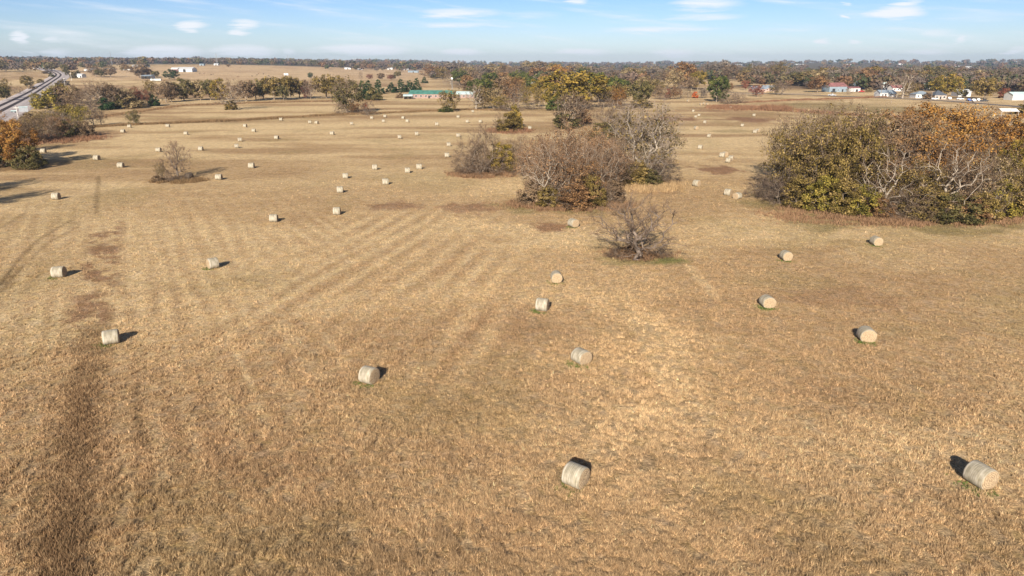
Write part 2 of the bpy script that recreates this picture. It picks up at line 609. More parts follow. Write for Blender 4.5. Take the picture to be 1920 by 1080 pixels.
NOUN = {'sapling': ('bare sapling', 'leafless_tree', 'tree'), 'thin': ('nearly bare tree', 'autumn_tree', 'tree'), 'oak': ('round tree', 'oak_tree', 'tree'), 'sparse': ('thin-leaved tree', 'autumn_tree', 'tree'), 'bare': ('bare tree', 'leafless_tree', 'tree'),
        'fan': ('bare shrub', 'bare_shrub', 'shrub'), 'bush': ('leafy bush', 'leafy_bush', 'bush'), 'cedar': ('pointed cedar', 'cedar_tree', 'tree'),
        'pale': ('pale-limbed bare tree', 'leafless_tree', 'tree'), 'old': ('half bare tree', 'leafless_tree', 'tree'), 'crooked': ('crooked leafless tree', 'leafless_tree', 'tree')}
TREE_ROWS = []      # (root, px, desc, zone)
_tr = random.Random(5)


def plant(px, py, wpx, hpx, kind, mat, zone, group=None, label=None, twig=None, rot=None, var=None):
    p = at(px, py)
    s = mpp(p)
    lod = 'near' if p.y < 300 else 'mid'
    opts = TPL[kind, lod]
    tm, cmsh = opts[(var if var is not None else _tr.randrange(len(opts))) % len(opts)]
    noun, nm, cat = NOUN[kind]
    root = bpy.data.objects.new(nm, None)
    COL.objects.link(root)
    root.empty_display_size = .5
    root.location = p
    root.rotation_euler = (0, 0, rot if rot is not None else _tr.random() * 6.283)
    k = 1.0 if lod == 'near' else 1.1
    root.scale = (wpx * s * k, wpx * s * k, hpx * s * (1.04 if lod == 'near' else 1.12))
    t = link('trunk', tm, root)
    c = link('crown', cmsh, root)
    c.material_slots[0].link = 'OBJECT'
    c.material_slots[0].material = LEAF[mat]
    if twig is not None:
        c.material_slots[1].link = 'OBJECT'
        c.material_slots[1].material = twig
    tag(root, label, cat, group)
    if not label:
        adj = ADJ[mat] if kind not in ('bare', 'fan', 'pale', 'old', 'crooked') else ('dark' if twig is TWIG_DARK else 'grey-brown')
        TREE_ROWS.append((root, px, adj + ' ' + noun, zone))
    return root


def plants(rows, zone, group, twig=None):
    for r_ in rows:
        k = dict(r_[6]) if len(r_) > 6 else {}
        if twig and r_[4] in twig and 'twig' not in k:
            k['twig'] = twig[r_[4]]
        plant(*r_[:6], zone, group, **k)


def label_trees():
    by = {}
    for r_ in TREE_ROWS:
        by.setdefault((r_[2], r_[3]), []).append(r_)
    for (desc, zone), v in by.items():
        v.sort(key=lambda q: q[1])
        for i, (o, px, _, _) in enumerate(v):
            if len(v) == 1:
                o['label'] = desc + ' ' + zone
            elif len(v) == 2:
                o['label'] = ('left' if i == 0 else 'right') + ' one of two ' + plural(desc) + ' ' + zone
            else:
                o['label'] = ordinal(i) + ' from left of the ' + plural(desc) + ' ' + zone


def plural(d):
    if d.endswith('bush'):
        return d + 'es'
    for a in ('tree', 'shrub', 'cedar'):
        d = d.replace(a + ' with', a + 's with')
        if d.endswith(a):
            d += 's'
    return d


# ------------------------------------------------------------------ ground colour as the land itself has it (soil, straw, weeds)
TAN, PALE, BROWN = np.array([.50, .347, .188]), np.array([.635, .467, .265]), np.array([.355, .226, .122])
REDB, OLIVE, GREEN, DARK = np.array([.26, .145, .085]), np.array([.23, .18, .08]), np.array([.17, .17, .06]), np.array([.16, .105, .055])


def W(pts):
    return np.array([at(*p)[:2] for p in pts])


def in_poly(x, y, P):
    c = np.zeros(x.shape, bool)
    j = len(P) - 1
    for i in range(len(P)):
        xi, yi, xj, yj = P[i][0], P[i][1], P[j][0], P[j][1]
        c ^= ((yi > y) != (yj > y)) & (x < (xj - xi) * (y - yi) / (yj - yi + 1e-12) + xi)
        j = i
    return c


def line_dist(x, y, P):
    d = np.full(x.shape, 1e9)
    for a, b in zip(P[:-1], P[1:]):
        ab = b - a
        t = np.clip(((x - a[0]) * ab[0] + (y - a[1]) * ab[1]) / (ab @ ab), 0, 1)
        d = np.minimum(d, np.hypot(x - a[0] - t * ab[0], y - a[1] - t * ab[1]))
    return d


def ell(px, py, hw, hh):
    c = at(px, py)
    e = at(px, py - hh); f = at(px, py + hh)
    return (c.x, c.y, hw * mpp(c), (e.y - f.y) / 2)


# (px, py, half width, half height, colour, strength, ragged)
PATCH = [(742, 386, 48, 12, REDB, .9), (880, 390, 60, 13, REDB, .95), (1032, 426, 48, 10, REDB, .85), (1345, 318, 50, 9, REDB, .9), (1265, 222, 60, 5, REDB, .95), (1410, 224, 60, 5, REDB, .95),
         (1330, 207, 60, 3, REDB, .5), (1380, 300, 60, 6, BROWN, .5), (1210, 362, 60, 10, BROWN, .5),
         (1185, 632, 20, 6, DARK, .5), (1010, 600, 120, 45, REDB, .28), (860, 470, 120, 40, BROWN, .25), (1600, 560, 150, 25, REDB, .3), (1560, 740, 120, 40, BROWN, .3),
         (1200, 486, 86, 14, GREEN, .5), (1250, 488, 36, 8, GREEN, .75), (1193, 476, 62, 9, REDB, .85), (1240, 650, 55, 110, PALE, .3), (1250, 715, 40, 45, PALE, .3),
         (1060, 385, 130, 20, OLIVE, .75), (1065, 380, 100, 14, REDB, .8), (1180, 345, 110, 18, BROWN, .7), (920, 325, 75, 12, REDB, .6), (955, 245, 45, 7, REDB, .8), (1070, 238, 45, 7, BROWN, .6), (1150, 262, 60, 8, BROWN, .5),
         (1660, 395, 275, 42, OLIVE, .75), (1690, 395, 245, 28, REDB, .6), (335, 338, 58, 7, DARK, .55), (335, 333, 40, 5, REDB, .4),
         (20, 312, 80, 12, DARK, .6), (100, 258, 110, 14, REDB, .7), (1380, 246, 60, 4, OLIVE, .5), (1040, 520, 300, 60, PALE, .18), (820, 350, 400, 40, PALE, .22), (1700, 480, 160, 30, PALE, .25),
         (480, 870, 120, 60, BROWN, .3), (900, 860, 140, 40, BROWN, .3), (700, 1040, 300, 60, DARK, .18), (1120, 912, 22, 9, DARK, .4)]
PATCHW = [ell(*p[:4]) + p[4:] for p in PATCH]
# (points, half width m, colour, strength)
WEEDLINE = [(198, 430), (190, 520), (172, 620), (155, 720), (140, 850), (120, 1000), (105, 1110)]
STRIPS = [([(170, 238), (270, 233), (400, 228), (500, 223), (600, 217), (700, 213), (860, 206), (960, 207)], 4.0, DARK, .75),
          ([(170, 222), (340, 198), (480, 193), (620, 190), (700, 188)], 7.0, BROWN, .7),
          ([(300, 188), (480, 184), (640, 178), (760, 184)], 3.0, DARK, .5),
          ([(1345, 198), (1420, 203), (1480, 207), (1560, 213), (1700, 222)], 9.0, REDB, .85),
          ([(1380, 193), (1500, 187.5), (1600, 184.5), (1660, 182)], 3.5, REDB, .8),
          ([(640, 236), (760, 230), (930, 226), (1000, 226)], 7.0, PALE, .8), ([(300, 243), (460, 240), (640, 236)], 7.0, PALE, .6),
          ([(470, 228), (620, 227), (760, 222), (960, 216)], 10.0, BROWN, .45),
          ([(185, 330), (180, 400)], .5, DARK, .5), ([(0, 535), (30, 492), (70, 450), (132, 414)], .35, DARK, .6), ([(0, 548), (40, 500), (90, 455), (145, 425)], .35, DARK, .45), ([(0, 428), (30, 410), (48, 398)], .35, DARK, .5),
          ([(255, 720), (258, 790), (275, 835)], .3, DARK, .5), ([(438, 650), (470, 722)], .3, PALE, .6), ([(1290, 500), (1345, 560)], .8, PALE, .4), (WEEDLINE, 2.11, DARK * 1.3, .55), ([(205, 420), (185, 520), (165, 600)], 2.41, REDB * 1.1, .65)]
STRIPW = [(W(s[0]),) + s[1:] for s in STRIPS]
POLYS = [([(1440, 196), (1560, 190), (1700, 199), (1760, 205), (1720, 212), (1560, 207)], OLIVE, .55), ([(1480, 192), (1640, 187), (1900, 205), (1900, 222), (1700, 201)], PALE, .4),
         ([(560, 150), (800, 150), (800, 162), (540, 166)], REDB, .35), ([(140, 160), (480, 160), (500, 185), (150, 185)], REDB, .4), ([(0, 135), (95, 135), (90, 145), (0, 150)], REDB, .35),
         ([(140, 128), (800, 128), (800, 150), (140, 150)], np.array([.58, .40, .25]), .5)]
POLYW = [(W(p[0]),) + p[1:] for p in POLYS]
SWA = np.array([math.sin(R(-28.8)), math.cos(R(-28.8))])      # the two ways the mower ran
SWB = np.array([math.sin(R(14.0)), math.cos(R(14.0))])


def ground_col(x, y):
    r = np.hypot(x, y)
    wx = x + (fbm(x / 9, y / 9, 3) - .5) * 14
    wy = y + (fbm(x / 9 + 50, y / 9 + 20, 3) - .5) * 14
    c = np.repeat(TAN[None, :], len(x), 0)

    def mix(c, col, m):
        return c + (np.asarray(col)[None, :] - c) * np.clip(m, 0, 1)[:, None]
    n1 = fbm(x / 34, y / 22, 5)
    n2 = fbm(x / 11 + 9, y / 5 + 3, 4)
    n3 = fbm(x / 70 + 3, y / 16 + 40, 4)
    c = mix(c, PALE, smooth(.45, .68, n1) * .6)
    c = mix(c, BROWN, smooth(.50, .30, n1) * .42)
    c = mix(c, BROWN, smooth(.55, .75, n2) * .34)
    far = smooth(130, 260, r)
    c = mix(c, PALE, smooth(.45, .60, n3) * .8 * far)
    c = mix(c, BROWN * .95, smooth(.50, .32, n3) * .7 * far)
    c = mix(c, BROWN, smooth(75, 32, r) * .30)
    c = mix(c, OLIVE * 1.2, smooth(.55, .75, fbm(x / 17 + 77, y / 17 + 31, 4)) * .30)
    # swaths left by the mower
    for (amp, d, per, ph, e) in ((.26, SWA, 2.7, 0.0, smooth(-8, -26, x + (y - 60) * .1) * smooth(165, 110, y) * smooth(34, 46, y)),
                            (.46, SWB, 3.7, .3, smooth(-36, -24, x) * smooth(4, -5, x) * smooth(46, 60, y) * smooth(150, 110, y))):
        off_ = x * d[1] - y * d[0]
        al = x * d[0] + y * d[1]
        n_ = fbm(off_ / (per * 1.6) + 9, al / 34 + 3, 3)
        st = .5 + .5 * np.sin(2 * np.pi * (off_ / per + ph + (n_ - .5) * 1.1))
        e = e * (.35 + 1.1 * smooth(.35, .65, fbm(off_ / 9 + 31, al / 22 + 8, 3)))
        c = mix(c, PALE, e * st * amp); c = mix(c, BROWN, e * (1 - st) * amp * .9)
    # far plain: woodland floor behind, pastures on the other side
    a = np.degrees(np.arctan2(x, y))
    c = mix(c, np.array([.20, .135, .085]), smooth(700, 900, r) * smooth(-7, -3, a) * smooth(.60, .54, fbm(x / 260 + 4, y / 260 + 9, 3)))
    c = mix(c, np.array([.14, .11, .07]), smooth(2300, 2600, r))
    for P, col, s in POLYW:
        c = mix(c, col, in_poly(wx, wy, P) * s)
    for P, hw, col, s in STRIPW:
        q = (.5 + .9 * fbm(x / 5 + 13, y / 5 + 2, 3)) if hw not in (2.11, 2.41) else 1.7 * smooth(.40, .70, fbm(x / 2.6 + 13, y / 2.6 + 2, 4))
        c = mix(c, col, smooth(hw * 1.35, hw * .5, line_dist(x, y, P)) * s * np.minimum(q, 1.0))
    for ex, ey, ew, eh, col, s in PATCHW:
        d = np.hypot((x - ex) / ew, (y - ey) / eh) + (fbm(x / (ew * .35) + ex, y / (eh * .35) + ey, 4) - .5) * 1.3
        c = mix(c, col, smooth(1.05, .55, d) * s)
    return c


# polar sheet round the point below the drone, fine where the land is near
rad = np.concatenate([[0.01, 8, 16, 22], np.geomspace(27, 330, 330), np.geomspace(334, 8600, 150)])
ang = np.concatenate([np.linspace(-48, 48, 640), np.linspace(50, 310, 90)])
ang = np.radians(ang)
RR, AA = np.meshgrid(rad, ang, indexing='ij')
GX, GY = (RR * np.sin(AA)).ravel(), (RR * np.cos(AA)).ravel()
GZ = terr(GX, GY) + (fbm(GX / 13, GY / 13, 3) - .5) * .22 * smooth(500, 200, np.hypot(GX, GY)) - .02
nr, na = len(rad), len(ang)
i0 = (np.arange(nr - 1)[:, None] * na + np.arange(na)[None, :])
i1 = (np.arange(nr - 1)[:, None] * na + (np.arange(na)[None, :] + 1) % na)
GF = np.stack([i0, i1, i1 + na, i0 + na], -1).reshape(-1, 4)[:, ::-1]
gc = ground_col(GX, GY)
_nr = smooth(85, 38, np.hypot(GX, GY))[:, None] * .32       # ground colour pulled darker near by, beneath the grass blades
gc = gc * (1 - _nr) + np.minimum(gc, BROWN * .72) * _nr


def grass_shader(name, attr, micro=True):
    m, nt, b = new_mat(name)
    L = nt.links.new
    a = nt.nodes.new('ShaderNodeAttribute'); a.attribute_name = attr
    tcn = nt.nodes.new('ShaderNodeTexCoord')

    def noise(scale, detail, rough=.6, vec=None):
        n = nt.nodes.new('ShaderNodeTexNoise')
        n.inputs['Scale'].default_value = scale; n.inputs['Detail'].default_value = detail; n.inputs['Roughness'].default_value = rough
        L(vec or tcn.outputs['Object'], n.inputs['Vector'])
        return n.outputs[0]

    def mr(v, a0, a1, b0, b1):
        n = nt.nodes.new('ShaderNodeMapRange')
        for i, q in enumerate((a0, a1, b0, b1)):
            n.inputs[i + 1].default_value = q
        L(v, n.inputs[0]); return n.outputs[0]

    def mul(c, v):
        n = nt.nodes.new('ShaderNodeMix'); n.data_type = 'RGBA'; n.blend_type = 'MULTIPLY'; n.inputs[0].default_value = 1
        L(c, n.inputs[6]); L(v, n.inputs[7]); return n.outputs[2]
    c = a.outputs['Color']
    if micro:
        c = mul(c, mr(noise(6.5, 5, .75), .34, .66, .40, 1.34))
        c = mul(c, mr(noise(1.7, 4, .75), .36, .62, .66, 1.16))
        c = mul(c, mr(noise(.45, 4), .35, .65, .86, 1.14))
        hue = nt.nodes.new('ShaderNodeHueSaturation')
        L(mr(noise(1.1, 3),   .35, .65, .497, .506), hue.inputs['Hue'])
        L(mr(noise(.7, 3), .35, .65, .95, 1.10), hue.inputs['Saturation'])
        L(c, hue.inputs['Color']); c = hue.outputs[0]
        bp = nt.nodes.new('ShaderNodeBump')
        bp.inputs['Strength'].default_value = .8
        bp.inputs['Distance'].default_value = .22
        L(noise(3.1, 5, .7), bp.inputs['Height'])
        L(bp.outputs[0], b.inputs['Normal'])
    L(c, b.inputs['Base Color'])
    b.inputs['Roughness'].default_value = 1.0
    b.inputs['Specular IOR Level'].default_value = .05
    return m


GM = grass_shader('dry_pasture', 'soil')
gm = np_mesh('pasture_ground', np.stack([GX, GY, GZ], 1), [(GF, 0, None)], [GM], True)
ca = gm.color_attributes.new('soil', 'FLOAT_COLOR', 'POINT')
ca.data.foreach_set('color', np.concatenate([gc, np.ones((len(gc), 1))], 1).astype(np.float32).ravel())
tag(link('pasture_ground', gm), kind='structure')


def tufts(name, X, Y, height, width, colour, label, blades=4, seed=1, spread=.12, lean=.6):
    """many blades of grass as one mesh, each blade its own narrow triangle"""
    g = np.random.default_rng(seed)
    n = len(X)
    X, Y = np.repeat(X, blades), np.repeat(Y, blades)
    h = np.repeat(height, blades) * (.55 + .8 * g.random(n * blades))
    col = np.repeat(colour, blades, 0) * (1 + g.normal(size=(n * blades, 1)) * .16) * np.repeat(1 + g.normal(size=(n, 1)) * .12, blades, 0)
    m = n * blades
    X = X + g.normal(size=m) * spread; Y = Y + g.normal(size=m) * spread
    Z = terr(X, Y) + (fbm(X / 13, Y / 13, 3) - .5) * .22 - .05
    a = g.random(m) * 6.283
    wv = np.stack([np.cos(a), np.sin(a), np.zeros(m)], 1) * (np.repeat(width, blades) * (.6 + .8 * g.random(m)))[:, None]
    ld_ = np.stack([g.normal(size=m) * lean, g.normal(size=m) * lean, np.ones(m)], 1)
    B = np.stack([X, Y, Z], 1)
    V = np.stack([B - wv, B + wv, B + ld_ * h[:, None]], 1).reshape(-1, 3)
    F = np.arange(m * 3).reshape(m, 3)
    me = np_mesh(name, V, [(F, 0, None)], [BLADE])
    ca_ = me.color_attributes.new('soil', 'FLOAT_COLOR', 'POINT')
    c4 = np.concatenate([np.clip(col, .01, .9), np.ones((m, 1))], 1).astype(np.float32)
    ca_.data.foreach_set('color', np.repeat(c4, 3, 0).ravel())
    o = link(name, me)
    return tag(o, label, 'grass', kind='stuff')


BLADE = bpy.data.materials.new('grass_blades')
BLADE.use_nodes = True
_nt = BLADE.node_tree
_nt.nodes.clear()
_a = _nt.nodes.new('ShaderNodeAttribute'); _a.attribute_name = 'soil'
_d = _nt.nodes.new('ShaderNodeBsdfDiffuse'); _t = _nt.nodes.new('ShaderNodeBsdfTranslucent'); _m = _nt.nodes.new('ShaderNodeMixShader')
_o = _nt.nodes.new('ShaderNodeOutputMaterial')
_m.inputs[0].default_value = .3
_nt.links.new(_a.outputs['Color'], _d.inputs[0]); _nt.links.new(_a.outputs['Color'], _t.inputs[0])
_nt.links.new(_d.outputs[0], _m.inputs[1]); _nt.links.new(_t.outputs[0], _m.inputs[2]); _nt.links.new(_m.outputs[0], _o.inputs[0])

g = np.random.default_rng(3)
N = 400000
r_ = 1 / (1 / 27.0 + (1 / 170.0 - 1 / 27.0) * g.random(N))       # denser near by, thinning with distance
a_ = np.radians(g.uniform(-43, 43, N))
X_, Y_ = r_ * np.sin(a_), r_ * np.cos(a_)
k_ = fbm(X_ / 2.6, Y_ / 2.6, 3)
kc_ = fbm(X_ / .42 + 60, Y_ / .42 + 7, 2)
far_ = smooth(45, 110, r_)
keep = g.random(N) < smooth(.40, .54, kc_ + (k_ - .5) * .3) * (1 - far_) + far_ * .55
X_, Y_, r_, k_, kc_ = X_[keep], Y_[keep], r_[keep], k_[keep], kc_[keep]
gcol = ground_col(X_, Y_) * (1.15 - .13 * smooth(50, 100, r_)[:, None] + (k_[:, None] - .5) * .4) * (1 + g.normal(size=(len(X_), 1)) * (.27 - .16 * smooth(45, 95, r_)[:, None]))
gcol = gcol * np.array([.935, .94, .965])[None, :]
h_ = (.08 + .14 * fbm(X_ / 5 + 8, Y_ / 5 + 2, 3)) * (.55 + 1.3 * smooth(.4, .7, kc_))
tufts('dry_grass', X_, Y_, h_, np.full(len(X_), .013) * (1 + r_ / 80), gcol, 'short dry tan grass covering the hay field', 6, 5, .07, .40)

# taller dead weeds: the strip on one side of the field, round the thickets and along the ditches
WEED = np.array([.27, .165, .095])
wx_, wy_, wc_, wh_ = [], [], [], []
for (px, py, hw, hh, dens_, col, hgt) in [(1193, 478, 60, 9, 1600, WEED, .55), (1065, 384, 112, 13, 3600, WEED, .7), (1690, 404, 250, 19, 5200, WEED * 1.08, .6), (1185, 348, 90, 12, 3000, TAN * .85, .8),
                                          (905, 326, 65, 8, 1500, WEED, .7), (955, 245, 42, 5, 1500, REDB, .9), (335, 339, 50, 5, 1100, DARK * 1.6, .6), (60, 262, 120, 10, 3000, REDB, 1.0), (1390, 203, 60, 4, 2200, REDB, 1.2),
                                          (1455, 206, 28, 3, 1500, REDB, 2.2)]:
    ex, ey, ew, eh = ell(px, py, hw, hh)
    n = dens_
    q = np.abs(g.normal(0, .52, n)) ** .8 if hgt < .56 else np.sqrt(g.random(n)) * (1 + .12 * g.normal(size=n)); t = g.random(n) * 6.283
    x = ex + ew * q * np.cos(t); y = ey + eh * q * np.sin(t)
    kk = fbm(x / 1.8 + 3, y / 1.8, 3) > .44
    x, y = x[kk], y[kk]
    wx_.append(x); wy_.append(y); wc_.append(np.repeat(col[None, :], len(x), 0)); wh_.append(np.full(len(x), hgt) * (.5 + fbm(x / 3, y / 3 + 5, 2)))
for (pts, hw, n, col, hgt) in [(WEEDLINE[2:], 1.9, 1700, BROWN * .85, .26), (WEEDLINE[3:], 1.4, 1300, BROWN * .7, .40), (STRIPS[0][0], 3.0, 9000, DARK * 1.7, .9), (STRIPS[1][0], 3.0, 5000, BROWN * .8, .8), (STRIPS[3][0], 5.0, 7000, REDB * 1.1, 1.0), (STRIPS[4][0], 2.0, 3000, REDB * 1.1, 1.0)]:
    P = W(pts)
    sg = g.integers(0, len(P) - 1, n); t = g.random(n)[:, None]
    q = P[sg] + (P[sg + 1] - P[sg]) * t + g.normal(size=(n, 2)) * hw * .5
    wx_.append(q[:, 0]); wy_.append(q[:, 1]); wc_.append(np.repeat(col[None, :], n, 0)); wh_.append(np.full(n, hgt) * (.4 + fbm(q[:, 0] / 8, q[:, 1] / 8, 3)))
wx_, wy_, wc_, wh_ = map(np.concatenate, (wx_, wy_, wc_, wh_))
dist = np.hypot(wx_, wy_)
tufts('tall_weeds', wx_, wy_, wh_, .02 + dist * 2.4e-4, wc_, 'tall dead brown weeds round the thickets and along the ditch', 5, 8, .22, .35)

# ------------------------------------------------------------------ hay bales
def bale_mats():
    m, nt, b = new_mat('bale_net_wrap')
    L = nt.links.new
    tcn = nt.nodes.new('ShaderNodeTexCoord')
    mp = nt.nodes.new('ShaderNodeMapping')
    mp.inputs['Scale'].default_value = (11, .8, .8)
    oi = nt.nodes.new('ShaderNodeObjectInfo')
    L(tcn.outputs['Object'], mp.inputs[0])
    L(oi.outputs['Random'], mp.inputs['Location'])
    n = nt.nodes.new('ShaderNodeTexNoise'); n.inputs['Scale'].default_value = 1.0; n.inputs['Detail'].default_value = 5
    L(mp.outputs[0], n.inputs['Vector'])
    r = nt.nodes.new('ShaderNodeValToRGB')
    r.color_ramp.elements[0].position = .3; r.color_ramp.elements[1].position = .72
    r.color_ramp.elements[0].color = (.20, .175, .13, 1); r.color_ramp.elements[1].color = (.47, .42, .335, 1)
    L(n.outputs[0], r.inputs[0])
    n2 = nt.nodes.new('ShaderNodeTexNoise'); n2.inputs['Scale'].default_value = 2.2; n2.inputs['Detail'].default_value = 4
    L(tcn.outputs['Object'], n2.inputs['Vector'])
    r2 = nt.nodes.new('ShaderNodeValToRGB')
    r2.color_ramp.elements[0].position = .35; r2.color_ramp.elements[1].position = .65
    r2.color_ramp.elements[0].color = (.78, .76, .68, 1); r2.color_ramp.elements[1].color = (1.08, 1.08, 1.08, 1)
    L(n2.outputs[0], r2.inputs[0])
    mx = nt.nodes.new('ShaderNodeMix'); mx.data_type = 'RGBA'; mx.blend_type = 'MULTIPLY'; mx.inputs[0].default_value = 1
    L(r.outputs[0], mx.inputs[6]); L(r2.outputs[0], mx.inputs[7])
    L(mx.outputs[2], b.inputs['Base Color'])
    b.inputs['Roughness'].default_value = .65
    b.inputs['Specular IOR Level'].default_value = .25
    bp = nt.nodes.new('ShaderNodeBump'); bp.inputs['Strength'].default_value = .5; bp.inputs['Distance'].default_value = .03
    L(n.outputs[0], bp.inputs['Height']); L(bp.outputs[0], b.inputs['Normal'])
    net = m
    m, nt, b = new_mat('bale_straw_end')
    L = nt.links.new
    tcn = nt.nodes.new('ShaderNodeTexCoord')
    sp = nt.nodes.new('ShaderNodeSeparateXYZ'); L(tcn.outputs['Object'], sp.inputs[0])

    def mm(op, a, bb):
        q = nt.nodes.new('ShaderNodeMath'); q.operation = op
        for i, v in enumerate((a, bb)):
            if isinstance(v, (int, float)): q.inputs[i].default_value = v
            else: L(v, q.inputs[i])
        return q.outputs[0]
    zz = mm('SUBTRACT', sp.outputs[2], .74)
    rr = mm('SQRT', mm('ADD', mm('MULTIPLY', sp.outputs[1], sp.outputs[1]), mm('MULTIPLY', zz, zz)), 0)
    n = nt.nodes.new('ShaderNodeTexNoise'); n.inputs['Scale'].default_value = 7; n.inputs['Detail'].default_value = 6; n.inputs['Roughness'].default_value = .75
    L(tcn.outputs['Object'], n.inputs['Vector'])
    sn = mm('SINE', mm('ADD', mm('MULTIPLY', rr, 46), mm('MULTIPLY', n.outputs[0], 7)), 0)
    hgt = mm('ADD', mm('MULTIPLY', sn, .16), n.outputs[0])
    r = nt.nodes.new('ShaderNodeValToRGB')
    r.color_ramp.elements[0].position = .28; r.color_ramp.elements[1].position = .75
    r.color_ramp.elements[0].color = (.22, .15, .09, 1); r.color_ramp.elements[1].color = (.50, .385, .245, 1)
    L(hgt, r.inputs[0]); L(r.outputs[0], b.inputs['Base Color'])
    b.inputs['Roughness'].default_value = 1
    bp = nt.nodes.new('ShaderNodeBump'); bp.inputs['Strength'].default_value = .8; bp.inputs['Distance'].default_value = .06
    L(hgt, bp.inputs['Height']); L(bp.outputs[0], b.inputs['Normal'])
    return net, m


NET, STRAW = bale_mats()
DARKHAY = flat_mat('dark_hay', (.10, .075, .055), .95, .4, 5)  # dark brown hay colour, used on one bale only


def bale_geo(seed, nx=7, nt_=40):
    g = np.random.default_rng(seed)
    Lb, Rb = 1.34, .755
    xs = np.array([-.5, -.485, -.44, -.2, 0, .2, .44, .485, .5]) * Lb
    rs = np.array([.93, .972, 1, 1.006, 1.012, 1.006, 1, .972, .93]) * Rb
    th = np.arange(nt_) / nt_ * 2 * np.pi
    ph = g.random(3) * 6
    V = []
    for x, r in zip(xs, rs):
        lump = 1 + .012 * np.sin(2 * th + ph[0]) + .008 * np.sin(5 * th + ph[1] + x * 2) + .004 * np.sin(11 * th + ph[2] + 5 * x)
        y, z = r * lump * np.cos(th), r * lump * np.sin(th)
        z = np.where(z < -.62, -.62 + (z + .62) * .45, z)      # settled on the ground
        y = y * np.where(z < 0, 1.03, 1)
        V.append(np.stack([np.full(nt_, x), y, z], 1))
    V = np.array(V)
    zmin = V[:, :, 2].min()
    V[:, :, 2] -= zmin + .05
    nl = len(xs)
    idx = np.arange(nl * nt_).reshape(nl, nt_)
    a, b = idx[:-1], idx[1:]
    side = np.stack([a, b, np.roll(b, -1, 1), np.roll(a, -1, 1)], -1).reshape(-1, 4)[:, ::-1]
    ends = []
    for sgn, k in ((-1, 0), (1, nl - 1)):
        ring = V[k]
        c = ring.mean(0)
        rings = [ring + [sgn * .001, 0, 0]]
        for s, dx in ((.82, .025), (.5, .015), (.2, .03), (.05, .0)):
            rings.append(c + (ring - c) * s + np.array([sgn * dx, 0, 0]) + g.normal(size=(nt_, 3)) * [.012, .006, .006])
        EV = np.concatenate(rings + [c[None, :] + [[sgn * -.01, 0, 0]]])
        ii = np.arange(len(rings) * nt_).reshape(len(rings), nt_)
        a, b = ii[:-1], ii[1:]
        q = np.stack([a, b, np.roll(b, -1, 1), np.roll(a, -1, 1)], -1).reshape(-1, 4)
        lastr = ii[-1]
        t = np.stack([lastr, np.full(nt_, len(EV) - 1), np.roll(lastr, -1)], 1)
        if sgn > 0:
            q = q[:, ::-1]; t = t[:, ::-1]
        ends.append((EV, q[:, ::-1] if False else q, t))
    return V.reshape(-1, 3), side, ends


BALE_VARS = []
for sd in range(4):
    V, side, ends = bale_geo(100 + sd)
    net_me = np_mesh('net_wrap', V, [(side, 0, None)], [NET], True)
    end_me = [np_mesh('end_face', E, [(q, 0, None), (t, 0, None)], [STRAW], True) for E, q, t in ends]
    off = len(V)
    allV, allF = [V], [(side, 0, None)]
    for E, q, t in ends:
        allV.append(E); allF += [(q + off, 1, None), (t + off, 1, None)]; off += len(E)
    whole = np_mesh('round_hay_bale', np.concatenate(allV), allF, [NET, STRAW], True)
    BALE_VARS.append((net_me, end_me, whole))

BALES = []          # (object, px, py, zone)


def bale(px, py, yaw, label=None, zone=None, parts=False, dark=False, scale=1.0, var=None):
    """px, py: middle of the bale in the photo; its foot is a little lower"""
    p = at(px, py)
    dy = .66 / mpp(p) * .93
    p = at(px, py + dy)
    k = var if var is not None else len(BALES) % 4
    net_me, end_me, whole = BALE_VARS[k]
    if parts:
        o = bpy.data.objects.new('round_hay_bale', None)
        COL.objects.link(o)
        o.empty_display_size = .3
        link('net_wrap', net_me, o)
        for e in end_me:
            link('end_face', e, o)
    else:
        o = link('round_hay_bale', whole)
        if dark:
            for s_ in o.material_slots:
                s_.link = 'OBJECT'; s_.material = DARKHAY
    o.location = p
    o.rotation_euler = (0, 0, yaw)
    o.scale = (scale * _tr.uniform(.93, 1.06), scale * _tr.uniform(.97, 1.06), scale * _tr.uniform(.93, 1.03))
    tag(o, label, 'hay bale', 'round bales across the hay field')
    BALES.append((o, px, py, zone))
    return o


def yaw_of(a, b):
    p, q = at(*a), at(*b)
    return math.atan2(q.y - p.y, q.x - p.x)


